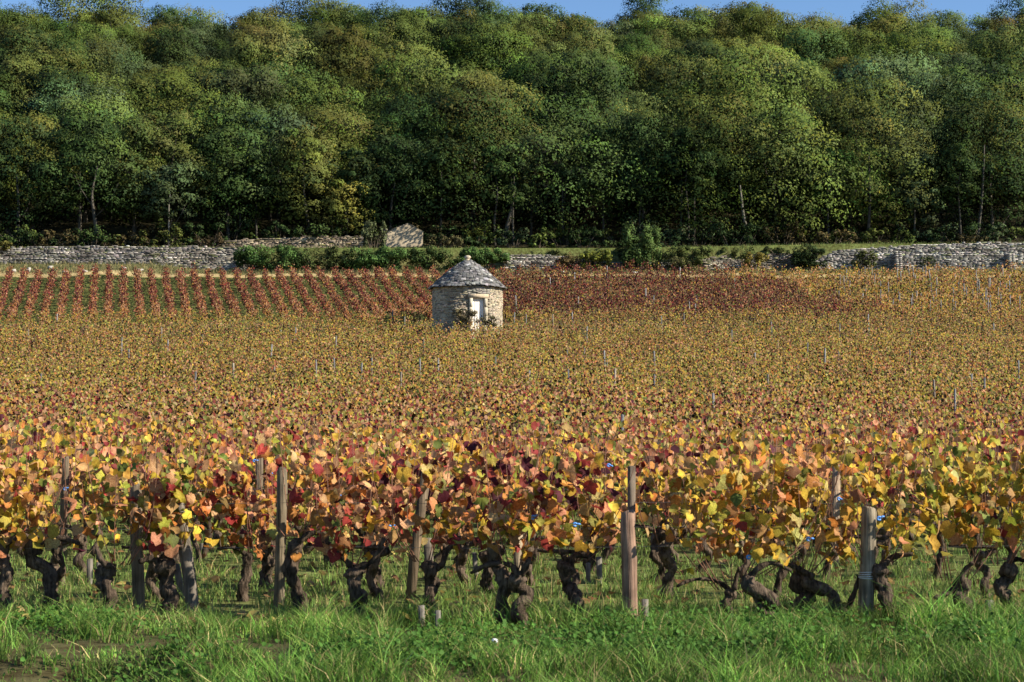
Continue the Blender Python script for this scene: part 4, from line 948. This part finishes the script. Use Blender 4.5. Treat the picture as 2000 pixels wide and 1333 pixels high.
# under the vines: short grass, thinning away
n = 105000; Y = 14.6 + 16 * r.uniform(0, 1, n) ** 1.35; X = r.uniform(-1, 1, n) * (0.318 * Y + 0.3)
keep = vn(X, Y, 1.3, 25) * 0.5 + 0.55 > r.random(n) * 0.9; X, Y = X[keep], Y[keep]; n = len(X)
V, Fs, C = blades(X, Y, r.uniform(0.04, 0.15, n) * (1 + 0.5 * vn(X, Y, 0.9, 27)).clip(0.4, 2), r.uniform(0.005, 0.011, n), r, (0.185, 0.275, 0.065), 0.28, 0.55, 0.15)
link('vineyard_grass', mk_mesh('vineyard_grass', V, Fs, C, False, M_GRASS), kind='stuff', label='short patchy grass growing between the vine trunks')
# broad-leaved weeds in the verge
n = 10000; cx = np.array([0.9, 1.4, 1.9, 0.55, 2.3, 1.2, -0.3, -1.1, 3.4, -2.5, 4.0, 1.7, -0.8, -3.6]); cy = np.array([13.3, 13.6, 13.2, 12.4, 13.7, 12.1, 13.0, 12.2, 12.6, 12.0, 13.2, 11.9, 11.7, 14.0])
k = r.integers(0, 14, n); X = cx[k] + r.normal(0, 0.38, n); Y = cy[k] + r.normal(0, 0.26, n); h = np.abs(r.normal(0.08, 0.06, n)) + 0.02
P = np.stack([X, Y, ground_z(X, Y) + h], 1); V, Fq = scatter(P, r.normal(0, 0.45, (n, 3)) + (0.1, -0.2, 0.8), r.uniform(0.015, 0.04, n), LV, LF, r, 0.3)
c = np.array((0.062, 0.14, 0.024)) * np.exp(r.normal(0, 0.25, (n, 1)))
link('verge_weeds', mk_mesh('verge_weeds', V, Fq, np.repeat(c, 6, 0), False, M_GRASS), kind='stuff', label='broad-leaved green weeds among the verge grass')
# fallen leaves
n = 900; Y = 14.5 + 13 * r.uniform(0, 1, n) ** 1.3; X = r.uniform(-1, 1, n) * 0.318 * Y
P = np.stack([X, Y, ground_z(X, Y) + r.uniform(0.015, 0.07, n)], 1); V, Fq = scatter(P, r.normal(0, 0.35, (n, 3)) + (0, 0, 1), r.uniform(0.06, 0.12, n), LV, LF, r)
c = np.array([(0.26, 0.15, 0.07), (0.38, 0.26, 0.12), (0.17, 0.09, 0.05), (0.45, 0.36, 0.12)])[r.integers(0, 4, n)] * np.exp(r.normal(0, 0.2, (n, 1)))
link('fallen_leaves', mk_mesh('fallen_leaves', V, Fq, np.repeat(c, 6, 0), False, M_VINE), kind='stuff', label='brown fallen leaves lying under the vines')
# grass of the upper plot, bank and terrace
def far_grass(name, label, n, y0, y1, x0, x1, hh, col, dry, seed, wd=0.035):
    r = rng_(seed); Y = r.uniform(y0, y1, n); X = r.uniform(x0, x1, n)
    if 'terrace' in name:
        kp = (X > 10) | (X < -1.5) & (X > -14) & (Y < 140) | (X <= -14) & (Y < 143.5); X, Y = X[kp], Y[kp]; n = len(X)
    V, Fs, C = blades(X, Y, r.uniform(*hh, n), r.uniform(wd * 0.6, wd * 1.3, n), r, col, 0.3, 0.5, dry)
    link(name, mk_mesh(name, V, Fs, C, False, M_GRASS), kind='stuff', label=label)
far_grass('plot_grass', 'green grass between the neat red vine rows', 20000, 115, 133.6, -46, 2, (0.05, 0.13), (0.135, 0.155, 0.05), 0.3, 901)
far_grass('bank_grass', 'dry grass on the bank below the walls', 18000, 135.2, 137.9, -46, 46, (0.12, 0.42), (0.12, 0.13, 0.055), 0.28, 902)
far_grass('terrace_grass', 'green grass on top of the terrace', 18000, 139, 145.2, -48, 48, (0.08, 0.30), (0.11, 0.15, 0.04), 0.16, 903)
# small white flower head and a scrap in the verge grass
v, q = lathe([(0.004, -0.12), (0.004, -0.02), (0.022, -0.012), (0.03, 0.004), (0.02, 0.02), (0.002, 0.024)], 9, rng_(5), 0.15)
D = base_D(1250) ; xw = X_at(966, D - 0.6)
link('white_flower', mk_mesh('white_flower', v, q, (0.8, 0.8, 0.82), True, M_PLASTIC), None, (xw, D - 0.6, Z_at(1250, D - 0.6)), label='white round flower head in the verge grass', category='flower')
